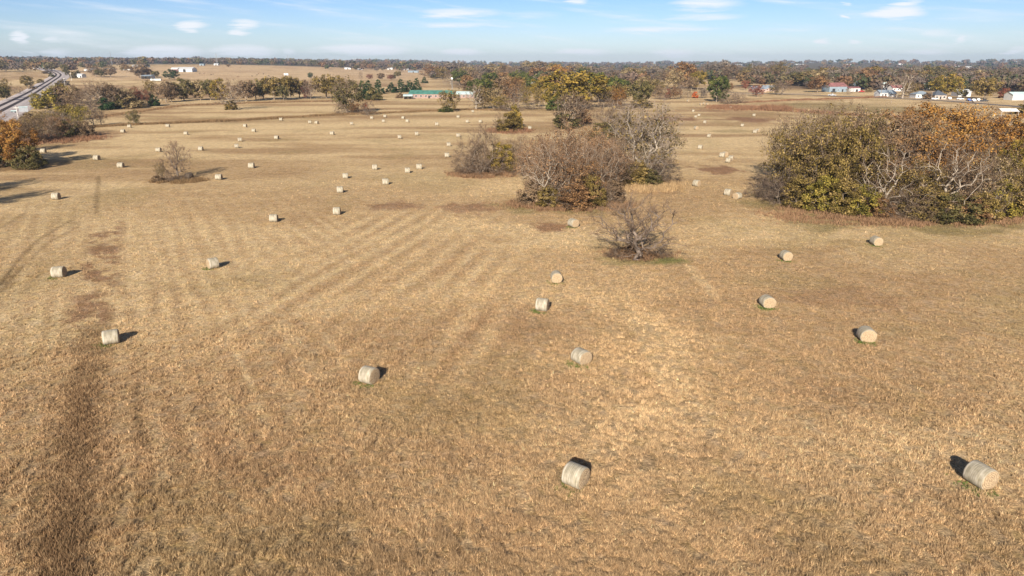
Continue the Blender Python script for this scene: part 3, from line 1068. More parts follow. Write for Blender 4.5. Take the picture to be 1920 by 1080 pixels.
near_bales = [
    (1079, 890, yaw_of((1054, 903), (1080, 919)) + R(12), 'pale wrapped bale standing alone in the lowest part of the field, shadow behind it'),
    (1835, 890, yaw_of((1805.5, 897), (1834.4, 914.4)), 'large weathered grey bale by the lower field edge, long black shadow on its far side'),
    (693, 703, yaw_of((675, 715.4), (695.4, 720.4)), 'bale with its dark brown straw end in shade, grass green at its foot'),
    (1090, 667, yaw_of((1072.8, 675.9), (1088, 684)), 'pale bale directly behind the lowest bale, thin dark shadow hugging its end'),
    (1017, 571, yaw_of((1004, 583), (1022.8, 585)), 'small side-on bale just below the bale that shows its round face'),
    (1043, 519, yaw_of((1030, 524), (1033, 531)), 'bale turning its round spiral straw face forward, below the crooked bare tree'),
    (1623, 627, yaw_of((1605, 630), (1615, 640.7)), 'striped grey bale in the open grass below the big thicket, straw end facing forward'),
    (1438, 565, yaw_of((1422.7, 570), (1431.7, 577)), 'grey bale midway between the crooked bare tree and the striped bale'),
    (1473, 479, yaw_of((1462.7, 485), (1470, 489.5)), 'bale level with the foot of the crooked bare tree, towards the big thicket'),
    (1642, 452, yaw_of((1631, 456), (1641.7, 461)), 'bale closest below the brown weedy edge of the big thicket'),
    (210, 631, yaw_of((200, 645.5), (223.6, 642)), 'grey side-on bale at the top of the dark weedy strip'),
    (112, 510, yaw_of((102, 520), (122, 519)), 'grey side-on bale beside the reddish dead weeds, shadow stretching from it'),
    (400, 494, yaw_of((397, 505), (411, 502.5)), 'cream bale alone on the faint mower lines, shadow stretching sideways'),
    (1075, 418, yaw_of((1066, 424), (1075, 427)), 'bale between the tree clump and the crooked bare tree'),
    (514, 409, R(8), 'bale on pale grass short of the bare reddish patches, nearest the mower lines'),
    (632, 396, R(6), 'bale at the rim of the smaller reddish patch'),
    (106, 368, R(8), 'grey bale out by the tree shadows on the field margin'),
    (638, 356, R(10), 'bale just behind the one at the smaller reddish patch'),
    (1365, 361, R(-40), 'grey one of the close pair beside the big thicket'),
    (1382, 367, R(35), 'cream one of the close pair beside the big thicket'),
    (411, 332, R(5), 'bale beyond the tip of the long shadow of the bare sapling'),
    (723, 341, R(14), 'bale short of the pair of neighbouring bales in mid field'),
    (648, 330, R(12), 'bale in mid field behind the two bales by the smaller reddish patch'),
    (182, 296, R(-4), 'bale lit at the edge of the long shadow of the orange tree'),
    (227, 310, R(6), 'bale in the sun just clear of the shadow of the orange tree'),
    (1306, 344, R(-50), 'cream bale on the pale grass beside the fallen limbs of the clump'),
    (764, 320, R(12), 'lower one of the neighbouring pair of bales in mid field'),
    (786, 313, R(8), 'upper one of the neighbouring pair of bales in mid field'),
    (703, 314, R(10), 'bale a little way from the neighbouring pair in mid field'),
    (472, 311, R(4), 'bale alone in open grass between the sapling and mid field'),
    (838, 291, R(12), 'bale closer to the purple-grey shrub of the clump'),
    (841, 271, R(15), 'bale above another beside the purple-grey shrub of the clump'),
    (298, 281, R(4), 'bale directly above the leafy sapling beside the bare one'),
    (377, 279, R(8), 'bale above the bare sapling, short dark shadow beside it'),
    (1166, 366, R(-60), 'bale half hidden behind the crown of the crooked bare tree'),
]
for (px, py, yw, lb) in near_bales:
    bale(px, py, yw, lb, parts=(py > 300))
bale(355, 329, R(70), 'dark round bale under the bare sapling', dark=True)
far_bales = {
    'of the small bales on the open grass before the pale strip': [(450, 262), (444, 274), (519, 258), (623, 250), (749, 257), (781, 251), (859, 254)],
    'of the small bales along the dark ditch and its pale strip': [(231, 246), (243, 237), (315, 236), (349, 250), (460, 236), (476, 245), (527, 224), (581, 229), (594, 230), (659, 232), (697, 221), (719, 227), (722, 218), (756, 221),
                                                                     (764, 227), (819, 233), (859, 219), (876, 228), (901, 228), (886, 209), (993, 240)],
    'of the bales clustered under the green conical tree': [(1290, 189), (1314, 195), (1320, 194), (1326, 195), (1370, 202)],
    'of the bales on the striped far pasture beside the thicket': [(1300, 208), (1305, 219), (1311, 216), (1322, 229), (1305, 240), (1392, 235), (1414, 216), (1330, 255), (1416, 247), (1421, 245)],
    'of the bales in the strip between clump and thicket': [(1313, 276), (1354, 291), (1359, 289), (1366, 301), (1371, 297)],
}
rb = random.Random(2)
for zone, pts in far_bales.items():
    pts = sorted(pts)
    for i, (px, py) in enumerate(pts):
        yw = R(rb.uniform(-5, 25)) if px < 1000 else R(rb.uniform(-75, -25))
        if (px, py) in ((594, 230), (901, 228)):
            yw = R(-12)
        bale(px, py, yw, ordinal(i) + ' from left ' + zone)
bale(82, 283, R(10), 'bale peeping out from behind the orange tree')

# green regrowth at the foot of the bales near by
gx, gy = [], []
for (o, px, py, zone) in BALES[:14]:
    n = int((170 if py > 560 else 60) * g.uniform(.2, .8))
    a = g.normal(-2.2, .65, n)                       # the damp side away from the wind
    q = .75 + np.abs(g.normal(0, .38, n))
    gx.append(o.location.x + q * np.cos(a)); gy.append(o.location.y + q * np.sin(a))
gx, gy = np.concatenate(gx), np.concatenate(gy)
tufts('green_grass', gx, gy, np.full(len(gx), .17), np.full(len(gx), .035), np.repeat(np.array([[.12, .165, .045]]), len(gx), 0), 'fresh green grass growing at the feet of the bales', 4, 9, .08, .5)

# ------------------------------------------------------------------ trees near by
plant(1193, 487, 164, 132, 'crooked', 'brown', '', None, 'crooked leafless tree standing alone on a ring of green grass', TWIG, rot=0.3)
plants([(1160, 482, 60, 26, 'fan', 'grey', dict(twig=TWIG_DARK)), (1230, 480, 70, 30, 'fan', 'grey', dict(twig=TWIG_DARK)), (1190, 478, 70, 20, 'bush', 'rust')], 'at the foot of the crooked bare tree', 'shrubs under the crooked tree')
Z = 'in the mid field clump'
G = 'trees and bushes of the mid field clump'
plants([
    (902, 326, 112, 92, 'fan', 'grey'), (880, 323, 76, 58, 'fan', 'grey'), (912, 322, 84, 80, 'fan', 'grey'), (940, 322, 66, 60, 'bush', 'gold'), (970, 318, 60, 66, 'thin', 'brown'), (982, 330, 56, 56, 'fan', 'grey'),
    (1035, 366, 130, 128, 'thin', 'pinkish'), (1068, 352, 130, 122, 'thin', 'pinkish'), (1105, 345, 110, 105, 'sparse', 'rust'), (1000, 348, 80, 92, 'thin', 'pinkish'), (1130, 362, 100, 110, 'thin', 'pinkish'),
    (1020, 384, 100, 120, 'pale', 'grey'), (1085, 378, 110, 110, 'pale', 'grey'), (1155, 352, 90, 90, 'thin', 'brown'), (1050, 380, 120, 116, 'thin', 'pinkish'), (1115, 372, 120, 112, 'bare', 'brown'), (1090, 380, 100, 84, 'sparse', 'rust'),
    (1000, 382, 70, 48, 'bush', 'brown'), (1030, 388, 60, 44, 'bush', 'olive'), (1080, 392, 80, 52, 'bush', 'rust'), (1108, 388, 60, 66, 'bush', 'olive'), (1145, 378, 66, 44, 'bush', 'brown'), (1055, 390, 60, 36, 'fan', 'grey'), (1135, 384, 66, 40, 'fan', 'grey'),
    (1198, 338, 165, 150, 'old', 'olive'), (1228, 330, 100, 120, 'thin', 'darkolive'), (1170, 330, 70, 90, 'bare', 'brown'), (1190, 346, 74, 48, 'bush', 'olive'), (1240, 342, 80, 50, 'fan', 'grey', dict(twig=TWIG_DARK)), (1222, 344, 80, 56, 'pale', 'grey'), (1215, 346, 60, 32, 'bush', 'darkolive'),
], Z, G, dict(thin=TWIG_RED, sparse=TWIG_RED, bare=TWIG_RED, fan=TWIG, pale=TWIG_RED, old=TWIG_GREY))
Z = 'just behind the mid field clump'
G = 'trees and bushes behind the mid field clump'
plants([(955, 246, 58, 38, 'bush', 'olive'), (940, 245, 40, 34, 'fan', 'grey'), (965, 240, 30, 42, 'bush', 'gold'), (1068, 239, 62, 60, 'bare', 'brown'), (1074, 238, 64, 50, 'thin', 'brown'), (1060, 240, 60, 26, 'bush', 'darkolive'),
        (1140, 258, 76, 70, 'bare', 'brown'), (1130, 260, 60, 34, 'bush', 'darkolive'), (1160, 256, 66, 44, 'bush', 'olive'), (1095, 232, 34, 26, 'bush', 'pinkish')], Z, G)
Z = 'in the big thicket'
G = 'trees and bushes of the big thicket'
plants([
    (1440, 372, 92, 50, 'fan', 'grey', dict(twig=TWIG_DARK)), (1462, 382, 90, 66, 'fan', 'grey', dict(twig=TWIG_DARK)), (1482, 372, 130, 140, 'sparse', 'olive'), (1470, 340, 110, 115, 'thin', 'tan'), (1525, 375, 140, 165, 'thin', 'olive'), (1500, 345, 120, 145, 'thin', 'tan'), (1560, 380, 130, 160, 'sparse', 'olive'),
    (1600, 385, 120, 150, 'oak', 'olive'), (1590, 340, 130, 135, 'sparse', 'brown'), (1550, 330, 120, 130, 'thin', 'tan'), (1650, 360, 130, 135, 'sparse', 'brown'), (1630, 296, 34, 88, 'cedar', 'green'), (1610, 300, 110, 90, 'sparse', 'gold'),
    (1690, 345, 150, 140, 'sparse', 'rust'), (1645, 335, 140, 122, 'sparse', 'olive'), (1710, 350, 130, 120, 'sparse', 'tan'), (1735, 322, 160, 128, 'oak', 'orange'), (1690, 318, 100, 96, 'sparse', 'rust'), (1790, 330, 150, 132, 'sparse', 'orange'), (1850, 318, 130, 112, 'sparse', 'rust'), (1895, 340, 120, 125, 'oak', 'orange'), (1930, 330, 120, 120, 'sparse', 'rust'),
    (1720, 370, 150, 130, 'sparse', 'rust'), (1780, 378, 160, 138, 'sparse', 'orange'), (1840, 380, 130, 130, 'sparse', 'brown'), (1900, 390, 100, 130, 'oak', 'gold'), (1960, 385, 120, 150, 'sparse', 'orange'),
    (1655, 402, 150, 132, 'pale', 'grey'), (1770, 408, 180, 150, 'pale', 'grey'), (1845, 402, 130, 120, 'thin', 'tan'), (1715, 403, 120, 104, 'sparse', 'olive'), (1790, 400, 120, 100, 'sparse', 'brown'), (1866, 408, 60, 60, 'pale', 'grey'),
    (1500, 388, 86, 64, 'bush', 'olive'), (1540, 394, 84, 70, 'bush', 'yellow'), (1580, 399, 90, 66, 'bush', 'olive'), (1615, 402, 80, 62, 'bush', 'yellow'), (1560, 385, 90, 100, 'bush', 'olive'), (1650, 405, 60, 40, 'bush', 'rust'),
    (1690, 409, 90, 60, 'fan', 'grey'), (1740, 413, 90, 44, 'fan', 'grey'), (1740, 409, 110, 60, 'bush', 'olive'), (1785, 415, 110, 58, 'bush', 'darkolive'), (1810, 412, 90, 50, 'bush', 'rust'), (1830, 412, 90, 58, 'bush', 'olive'), (1870, 404, 80, 74, 'bush', 'yellow'), (1905, 406, 70, 84, 'bush', 'olive'), (1720, 410, 70, 44, 'bush', 'tan'), (1945, 402, 80, 80, 'bush', 'green'),
], Z, G, dict(thin=TWIG, pale=TWIG, fan=TWIG))
plant(334, 335, 60, 70, 'sapling', 'brown', '', None, 'bare reddish sapling standing alone among dead weeds', TWIG_RED, rot=1.0)
plants([(303, 339, 26, 36, 'thin', 'olive'), (318, 340, 30, 22, 'fan', 'grey', dict(twig=TWIG_DARK)), (345, 339, 40, 16, 'fan', 'grey', dict(twig=TWIG_DARK)), (296, 341, 26, 14, 'bush', 'brown')], 'beside the bare sapling', 'shrubs round the sapling')
Z = 'between field and railway'
G = 'trees and bushes at the field margin by the railway'
plants([
    (34, 313, 96, 84, 'oak', 'orange'), (-20, 308, 110, 92, 'oak', 'orange'), (10, 312, 90, 56, 'bush', 'darkolive'), (58, 316, 60, 46, 'bush', 'darkolive'), (10, 288, 70, 74, 'sparse', 'orange'), (-75, 392, 90, 100, 'sparse', 'brown'), (-120, 372, 110, 110, 'sparse', 'olive'),
    (62, 268, 62, 50, 'sparse', 'brown'), (90, 262, 56, 46, 'fan', 'grey'), (80, 254, 60, 48, 'sparse', 'olive'), (112, 258, 54, 42, 'sparse', 'pinkish'), (128, 257, 44, 34, 'bush', 'darkolive'), (148, 252, 52, 40, 'fan', 'grey'), (160, 255, 40, 30, 'bush', 'brown'),
    (105, 247, 54, 40, 'sparse', 'grey'), (45, 250, 50, 36, 'fan', 'grey'), (28, 262, 50, 40, 'bush', 'rust'), (148, 240, 42, 44, 'sparse', 'yellow'), (128, 226, 44, 28, 'bush', 'olive'), (112, 224, 44, 24, 'bush', 'yellow'), (176, 236, 34, 34, 'bare', 'brown', dict(twig=TWIG_DARK)), (190, 234, 26, 24, 'bare', 'brown', dict(twig=TWIG_DARK)), (60, 236, 44, 24, 'bush', 'brown'), (85, 233, 50, 26, 'fan', 'grey'),
    (92, 203, 50, 34, 'bush', 'yellow'), (75, 204, 34, 28, 'sparse', 'yellow'), (112, 200, 42, 36, 'bush', 'brown'), (105, 182, 26, 24, 'sparse', 'yellow'), (128, 194, 44, 34, 'sparse', 'gold'), (142, 203, 46, 40, 'sparse', 'brown'), (120, 212, 50, 22, 'fan', 'grey'),
    (190, 205, 62, 50, 'bare', 'grey'), (205, 204, 46, 48, 'sparse', 'brown'), (170, 205, 50, 36, 'bare', 'grey'), (200, 206, 30, 22, 'bush', 'cedar'), (222, 204, 24, 24, 'bush', 'darkolive'), (160, 210, 44, 26, 'fan', 'grey', dict(twig=TWIG_DARK)), (240, 202, 44, 38, 'sparse', 'tan'), (225, 198, 36, 34, 'bare', 'grey'), (260, 200, 40, 34, 'sparse', 'maroon'), (270, 199, 44, 30, 'fan', 'grey'), (250, 203, 40, 22, 'bush', 'tan'), (288, 199, 22, 22, 'bush', 'cedar'), (285, 186, 22, 36, 'sparse', 'olive'),
    (252, 234, 28, 27, 'sparse', 'darkolive'),
], Z, G)
Z = 'in the far hedgerow'
G = 'trees and bushes of the far hedgerow'
plants([
    (312, 192, 36, 38, 'sparse', 'brown'), (322, 191, 26, 34, 'oak', 'brown'), (345, 189, 40, 38, 'oak', 'darkolive'), (332, 186, 30, 30, 'oak', 'tan'), (376, 188, 36, 34, 'oak', 'tan'), (395, 188, 34, 38, 'oak', 'darkolive'), (415, 192, 36, 40, 'oak', 'gold'), (435, 206, 66, 54, 'bare', 'brown'), (434, 206, 24, 18, 'bush', 'olive'), (462, 190, 42, 38, 'oak', 'brown'), (480, 188, 38, 36, 'oak', 'darkolive'),
    (494, 186, 34, 32, 'oak', 'darkolive'), (514, 187, 48, 42, 'oak', 'olive'), (532, 188, 24, 28, 'oak', 'darkolive'), (545, 186, 46, 42, 'oak', 'olive'), (562, 184, 40, 34, 'oak', 'brown'), (583, 186, 34, 32, 'bare', 'brown'), (575, 185, 22, 24, 'sparse', 'maroon'), (612, 184, 50, 40, 'oak', 'olive'), (632, 184, 44, 38, 'oak', 'olive'),
    (652, 212, 64, 62, 'sparse', 'darkolive'), (650, 212, 56, 56, 'bare', 'brown'), (640, 215, 28, 22, 'fan', 'grey'), (690, 216, 34, 24, 'fan', 'grey'), (686, 208, 12, 16, 'sparse', 'red'), (668, 214, 30, 22, 'sparse', 'rust'),
    (682, 188, 34, 34, 'cedar', 'cedar'), (700, 188, 34, 24, 'bush', 'darkolive'), (692, 182, 26, 28, 'cedar', 'cedar'), (710, 176, 26, 24, 'cedar', 'cedar'), (734, 174, 24, 18, 'cedar', 'cedar'), (752, 173, 26, 22, 'cedar', 'cedar'), (768, 172, 26, 20, 'cedar', 'cedar'), (782, 171, 22, 22, 'cedar', 'cedar'),
    (842, 209, 42, 40, 'sparse', 'olive'), (836, 210, 30, 10, 'bush', 'green'), (893, 205, 40, 44, 'pale', 'olive'), (905, 204, 36, 40, 'sparse', 'olive'), (925, 204, 40, 40, 'sparse', 'tan'), (940, 206, 34, 26, 'sparse', 'gold'), (955, 208, 52, 26, 'fan', 'grey'), (972, 205, 44, 42, 'bare', 'brown'), (985, 197, 28, 36, 'sparse', 'gold'), (1010, 200, 24, 34, 'sparse', 'olive'), (1000, 205, 40, 16, 'fan', 'grey', dict(twig=TWIG_DARK)), (962, 190, 40, 46, 'sparse', 'rust'), (750, 184, 16, 10, 'bush', 'brown'),
    (820, 181, 28, 7, 'bush', 'darkolive'),
], Z, G)
Z = 'in the row behind the clump'
G = 'trees of the line behind the clump'
plants([
    (1077, 204, 116, 70, 'oak', 'gold', dict(var=0)), (1036, 206, 44, 46, 'oak', 'gold'), (1040, 207, 36, 26, 'bush', 'green'), (1090, 206, 60, 30, 'fan', 'grey'), (1140, 190, 50, 46, 'oak', 'green'), (1118, 180, 40, 44, 'oak', 'green'), (1152, 198, 54, 40, 'sparse', 'olive'), (1158, 200, 30, 36, 'sparse', 'orange'), (1132, 202, 40, 34, 'bare', 'brown'), (1202, 198, 50, 46, 'oak', 'darkolive'), (1200, 202, 46, 16, 'bush', 'olive'), (1170, 205, 50, 20, 'fan', 'grey'),
    (900, 188, 46, 40, 'oak', 'green'), (918, 186, 40, 34, 'oak', 'olive'), (948, 186, 48, 40, 'oak', 'brown'), (968, 180, 40, 36, 'oak', 'olive'), (990, 176, 46, 36, 'oak', 'green'), (1012, 184, 40, 36, 'oak', 'gold'), (880, 180, 34, 30, 'sparse', 'brown'), (1030, 170, 44, 30, 'oak', 'rust'), (1105, 172, 40, 28, 'oak', 'olive'), (1122, 192, 46, 36, 'oak', 'olive'), (1160, 182, 44, 34, 'oak', 'green'), (1180, 178, 40, 30, 'oak', 'brown'), (1210, 174, 40, 28, 'oak', 'tan'), (1228, 176, 36, 26, 'sparse', 'olive'),
    (1235, 186, 26, 24, 'sparse', 'brown'), (1252, 184, 12, 17, 'bush', 'maroon'), (1262, 186, 30, 22, 'sparse', 'pinkish'), (1276, 185, 22, 30, 'bare', 'brown'), (1245, 187, 24, 12, 'fan', 'grey'), (1303, 184, 13, 12, 'bush', 'red'), (1290, 184, 16, 14, 'bare', 'brown'), (1318, 184, 18, 20, 'sparse', 'grey'),
    (1343, 191, 44, 48, 'oak', 'green'), (1352, 186, 30, 38, 'cedar', 'green'), (1366, 195, 40, 28, 'fan', 'grey'), (1385, 193, 34, 20, 'fan', 'grey'), (1362, 172, 24, 18, 'oak', 'rust'), (1278, 166, 56, 44, 'oak', 'rust'), (1262, 168, 36, 38, 'sparse', 'tan'), (1308, 168, 34, 34, 'oak', 'gold'), (1296, 170, 26, 26, 'sparse', 'brown'),
    (1420, 181, 28, 22, 'sparse', 'maroon'), (1396, 169, 14, 18, 'oak', 'maroon'), (1466, 178, 34, 26, 'bare', 'grey'), (1452, 177, 22, 22, 'sparse', 'olive'),
], Z, G)
Z = 'among the roadside houses'
G = 'trees among the roadside houses'
plants([
    (1532, 173, 38, 28, 'oak', 'rust'), (1592, 178, 18, 12, 'bare', 'brown'), (1692, 184, 42, 48, 'pale', 'tan'), (1704, 180, 30, 26, 'sparse', 'olive'), (1772, 185, 54, 42, 'oak', 'gold'), (1846, 186, 50, 40, 'oak', 'olive'), (1882, 184, 24, 18, 'bush', 'maroon'), (1803, 184, 18, 16, 'oak', 'darkolive'), (1638, 163, 16, 14, 'bush', 'yellow'), (1630, 172, 14, 8, 'bush', 'tan'), (1912, 214, 34, 18, 'bush', 'olive'), (1740, 186, 22, 12, 'bush', 'brown'), (1716, 168, 26, 22, 'sparse', 'grey'), (1665, 163, 20, 22, 'sparse', 'orange'),
], Z, G)
Z = 'on the far pastures'
G = 'trees on the far pastures'
plants([
    (12, 186, 26, 36, 'sparse', 'olive'), (4, 190, 30, 28, 'oak', 'darkolive'), (52, 164, 24, 20, 'oak', 'olive'), (35, 176, 22, 14, 'fan', 'grey'), (76, 156, 14, 8, 'bush', 'olive'), (20, 178, 20, 16, 'bare', 'brown'), (62, 168, 14, 8, 'bush', 'brown'),
    (19, 133, 14, 14, 'oak', 'darkolive'), (34, 133, 16, 16, 'sparse', 'grey'), (46, 132, 12, 12, 'oak', 'darkolive'), (5, 131, 14, 9, 'oak', 'maroon'), (98, 145, 12, 8, 'bush', 'darkolive'), (88, 138, 18, 6, 'bush', 'brown'),
    (122, 160, 18, 12, 'bush', 'grey'), (113, 168, 20, 16, 'bush', 'olive'), (126, 143, 14, 20, 'oak', 'darkolive'), (138, 147, 14, 12, 'bush', 'olive'), (146, 142, 14, 10, 'bush', 'darkolive'), (105, 129, 16, 12, 'oak', 'brown'), (120, 130, 14, 10, 'oak', 'darkolive'),
    (180, 144, 26, 22, 'sparse', 'brown'), (190, 145, 22, 14, 'oak', 'darkolive'), (208, 145, 24, 20, 'oak', 'brown'), (262, 146, 30, 24, 'oak', 'brown'), (276, 145, 24, 16, 'oak', 'rust'), (292, 146, 15, 13, 'oak', 'darkolive'), (322, 149, 28, 17, 'oak', 'cedar'), (582, 147, 11, 10, 'oak', 'cedar'), (796, 156, 15, 11, 'cedar', 'cedar'), (677, 151, 9, 15, 'bare', 'brown'), (694, 149, 14, 10, 'sparse', 'maroon'), (714, 149, 16, 11, 'oak', 'brown'), (732, 150, 16, 10, 'sparse', 'maroon'), (746, 146, 14, 12, 'oak', 'darkolive'), (738, 149, 10, 9, 'oak', 'cedar'), (640, 128, 14, 10, 'oak', 'darkolive'), (684, 130, 16, 14, 'oak', 'brown'), (668, 131, 12, 8, 'oak', 'darkolive'), (745, 131, 16, 12, 'oak', 'darkolive'), (428, 126, 8, 6, 'oak', 'brown'),
], Z, G)
Z = 'on the edge of the far wood'
G = 'trees along the near edge of the far wood'
rw = random.Random(12)
edge = []
special = [(862, 160, 34, 28, 'oak', 'green'), (875, 165, 26, 22, 'oak', 'rust'), (918, 166, 36, 30, 'oak', 'green'), (945, 160, 30, 24, 'oak', 'rust'), (958, 164, 26, 24, 'oak', 'green'), (845, 158, 30, 26, 'bare', 'brown'), (896, 162, 34, 28, 'bare', 'brown'), (972, 160, 34, 26, 'oak', 'green'), (1010, 153, 40, 26, 'oak', 'rust'), (1050, 152, 50, 28, 'oak', 'orange'), (1095, 150, 30, 22, 'oak', 'green')]
for q in special:
    edge.append(q)
x = 806
while x < 1330:
    y = rw.uniform(141, 152) if x < 880 else rw.uniform(142, 160)
    edge.append((x, y, rw.uniform(26, 42), rw.uniform(18, 27), rw.choice(['sparse', 'sparse', 'oak', 'bare', 'oak']), rw.choice(['brown', 'brown', 'tan', 'grey', 'grey', 'olive', 'pinkish', 'brown', 'tan'])))
    x += rw.uniform(9, 15)
while x < 1930:
    edge.append((x, rw.uniform(152, 163) if x > 1480 else rw.uniform(146, 152), rw.uniform(30, 46), rw.uniform(20, 32), rw.choice(['sparse', 'sparse', 'oak', 'bare', 'oak']), rw.choice(['brown', 'brown', 'tan', 'grey', 'grey', 'olive', 'darkolive', 'pinkish', 'brown'])))
    x += rw.uniform(10, 16)
plants(edge, Z, G)
label_trees()

# ------------------------------------------------------------------ the far wood, one mass to the horizon
def far_wood():
    g = np.random.default_rng(77)
    kinds = np.array([(.165, .115, .085), (.18, .12, .08), (.19, .125, .065), (.15, .12, .06), (.11, .10, .05), (.075, .085, .04), (.19, .11, .06), (.155, .12, .10), (.175, .14, .09), (.14, .11, .09)])
    pts = []
    # right and middle: from about 800 m to the horizon
    n = 5200
    inv = g.uniform(1 / 7800., 1 / 820., n)
    rr = 1 / inv; aa = g.uniform(-6.5, 43, n)
    lim = np.where(aa < 2, 1150, np.where(aa > 22, 780, 900))
    ok = rr > lim
    pts.append(np.stack([rr[ok], aa[ok]], 1))
    # left: belt beyond the pastures
    n = 2900
    rr = 1 / g.uniform(1 / 7500., 1 / 2350., n); aa = g.uniform(-43, -5, n)
    pts.append(np.stack([rr, aa], 1))
    n = 260
    rr = g.uniform(1500, 2350, n); aa = np.concatenate([g.uniform(-43, -27, 170), g.uniform(-15, -6, 90)])
    pts.append(np.stack([rr, aa], 1))
    p = np.concatenate(pts)
    x, y = p[:, 0] * np.sin(np.radians(p[:, 1])), p[:, 0] * np.cos(np.radians(p[:, 1]))
    clear = fbm(x / 260 + 4, y / 260 + 9, 3)
    ok = (clear < .56) | (p[:, 0] > 4200)
    x, y, r0 = x[ok], y[ok], p[ok, 0]
    n = len(x)
    z = terr(x, y)
    Hh = g.uniform(8, 18, n) * (.75 + .5 * fbm(x / 180, y / 180, 2)) * np.where(x < -300, 1.3, 1.0) * (1 + np.clip(r0 - 3000, 0, 4000) / 9000)
    Wd = Hh * g.uniform(.9, 1.5, n) * (1 + np.clip(r0 - 2000, 0, 5000) / 3500)
    kc = kinds[g.integers(0, len(kinds), n)]
    k = np.where(r0 < 1700, 130, np.where(r0 < 3500, 60, 24))
    ti = np.repeat(np.arange(n), k)
    m = len(ti)
    d = unit(g.normal(size=(m, 3)))
    q = g.random(m) ** .35
    P = np.stack([x[ti], y[ti], z[ti]], 1) + d * q[:, None] * np.stack([Wd[ti] * .45, Wd[ti] * .45, Hh[ti] * .4], 1)
    P[:, 2] += Hh[ti] * .55
    sz = Wd[ti] * np.where(k[ti] > 80, .075, np.where(k[ti] > 40, .105, .17)) * (.6 + .8 * g.random(m))
    V, F = rhombs(P, d + g.normal(size=(m, 3)) * .5, sz, g, .8)
    me = np_mesh('far_woodland', V, [(F, 0, None)], [BLADE])
    c = kc[ti] * (1 + g.normal(size=(m, 1)) * .13)
    c4 = np.concatenate([np.clip(c, .01, .8), np.ones((m, 1))], 1).astype(np.float32)
    me.color_attributes.new('soil', 'FLOAT_COLOR', 'POINT').data.foreach_set('color', np.repeat(c4, 4, 0).ravel())
    tag(link('far_woodland', me), 'brown autumn woodland stretching to the horizon', 'woodland', kind='stuff')


far_wood()

# ------------------------------------------------------------------ mesh pieces for built things
class Piece:
    def __init__(self):
        self.V, self.F, self.M = [], [], []

    def quad(self, pts, m=0):
        i = len(self.V)
        self.V += [tuple(p) for p in pts]
        self.F.append(tuple(range(i, i + len(pts)))); self.M.append(m)
        return self

    def box(self, x0, x1, y0, y1, z0, z1, m=0):
        i = len(self.V)
        self.V += [(x0, y0, z0), (x1, y0, z0), (x1, y1, z0), (x0, y1, z0), (x0, y0, z1), (x1, y0, z1), (x1, y1, z1), (x0, y1, z1)]
        for f in ((0, 3, 2, 1), (4, 5, 6, 7), (0, 1, 5, 4), (1, 2, 6, 5), (2, 3, 7, 6), (3, 0, 4, 7)):
            self.F.append(tuple(i + k for k in f)); self.M.append(m)
        return self

    def prism(self, prof, x0, x1, axis='x', m=0):
        """closed profile (a, z) swept along an axis"""
        i, n = len(self.V), len(prof)
        for x in (x0, x1):
            for a, z in prof:
                self.V.append((x, a, z) if axis == 'x' else (a, x, z))
        for k in range(n):
            self.F.append((i + k, i + (k + 1) % n, i + n + (k + 1) % n, i + n + k)); self.M.append(m)
        self.F.append(tuple(i + k for k in range(n - 1, -1, -1))); self.M.append(m)
        self.F.append(tuple(i + n + k for k in range(n))); self.M.append(m)
        return self

    def tube(self, a, b, ra, rb, k=8, m=0):
        V, F = prisms(np.array([a], float), np.array([b], float), np.array([ra], float), np.array([rb], float), k)
        i = len(self.V)
        self.V += [tuple(v) for v in V]
        for f in F:
            self.F.append(tuple(int(q) + i for q in f)); self.M.append(m)
        self.F.append(tuple(i + q for q in range(k))); self.M.append(m)
        self.F.append(tuple(i + k + q for q in range(k - 1, -1, -1))); self.M.append(m)
        return self

    def build(self, name, mats, parent=None, loc=None, rz=0):
        me = bpy.data.meshes.new(name)
        me.from_pydata(self.V, [], self.F)
        for m in (mats if isinstance(mats, (list, tuple)) else [mats]):
            me.materials.append(m)
        me.polygons.foreach_set('material_index', self.M)
        me.validate(); me.update()
        import bmesh
        bm = bmesh.new(); bm.from_mesh(me); bmesh.ops.recalc_face_normals(bm, faces=bm.faces); bm.to_mesh(me); bm.free()
        o = link(name, me, parent, loc)
        o.rotation_euler[2] = rz
        return o


def empty(name, loc, rz=0.0):
    o = bpy.data.objects.new(name, None)
    COL.objects.link(o)
    o.location = loc
    o.rotation_euler = (0, 0, rz)
    return o


WHITE = ribbed_mat('white_metal_sheet', (.50, .50, .49))
WHITEP = flat_mat('white_paint', (.58, .57, .55), .6, .1)
GREYM = ribbed_mat('grey_blue_metal_sheet', (.20, .25, .29))
REDROOF = ribbed_mat('red_metal_roof', (.22, .10, .092), var=.3)
GREENROOF = ribbed_mat('green_metal_roof', (.06, .165, .13), var=.3)
PALEROOF = ribbed_mat('pale_teal_metal_roof', (.42, .52, .51), var=.2)
SHINGLE = flat_mat('dark_shingles', (.075, .085, .105), .9, .25, 2.0)
SHINGLE2 = flat_mat('grey_blue_shingles', (.20, .24, .28), .9, .2, 2.0)
BRICK = flat_mat('pinkish_brick', (.40, .27, .22), .9, .2, 1.5)
PINKW = flat_mat('faded_pink_boards', (.27, .19, .165), .9, .25, 1.2)
GREYW = flat_mat('weathered_grey_boards', (.36, .31, .27), .9, .3, 1.5)
GLASS = flat_mat('dark_window_glass', (.02, .025, .03), .1, .2, 1, spec=.6)
DOORM = flat_mat('dark_opening', (.03, .03, .032), .8, .2)
WOOD = flat_mat('weathered_pole_wood', (.23, .18, .14), .9, .3, 4)
PALEPOLE = flat_mat('pale_pole', (.55, .52, .48), .8, .15, 4)
STEEL = flat_mat('galvanised_steel', (.40, .42, .43), .5, .15, 3, metal=.4)
RUST = flat_mat('rusty_rail', (.15, .085, .06), .6, .3, 2, metal=.4)
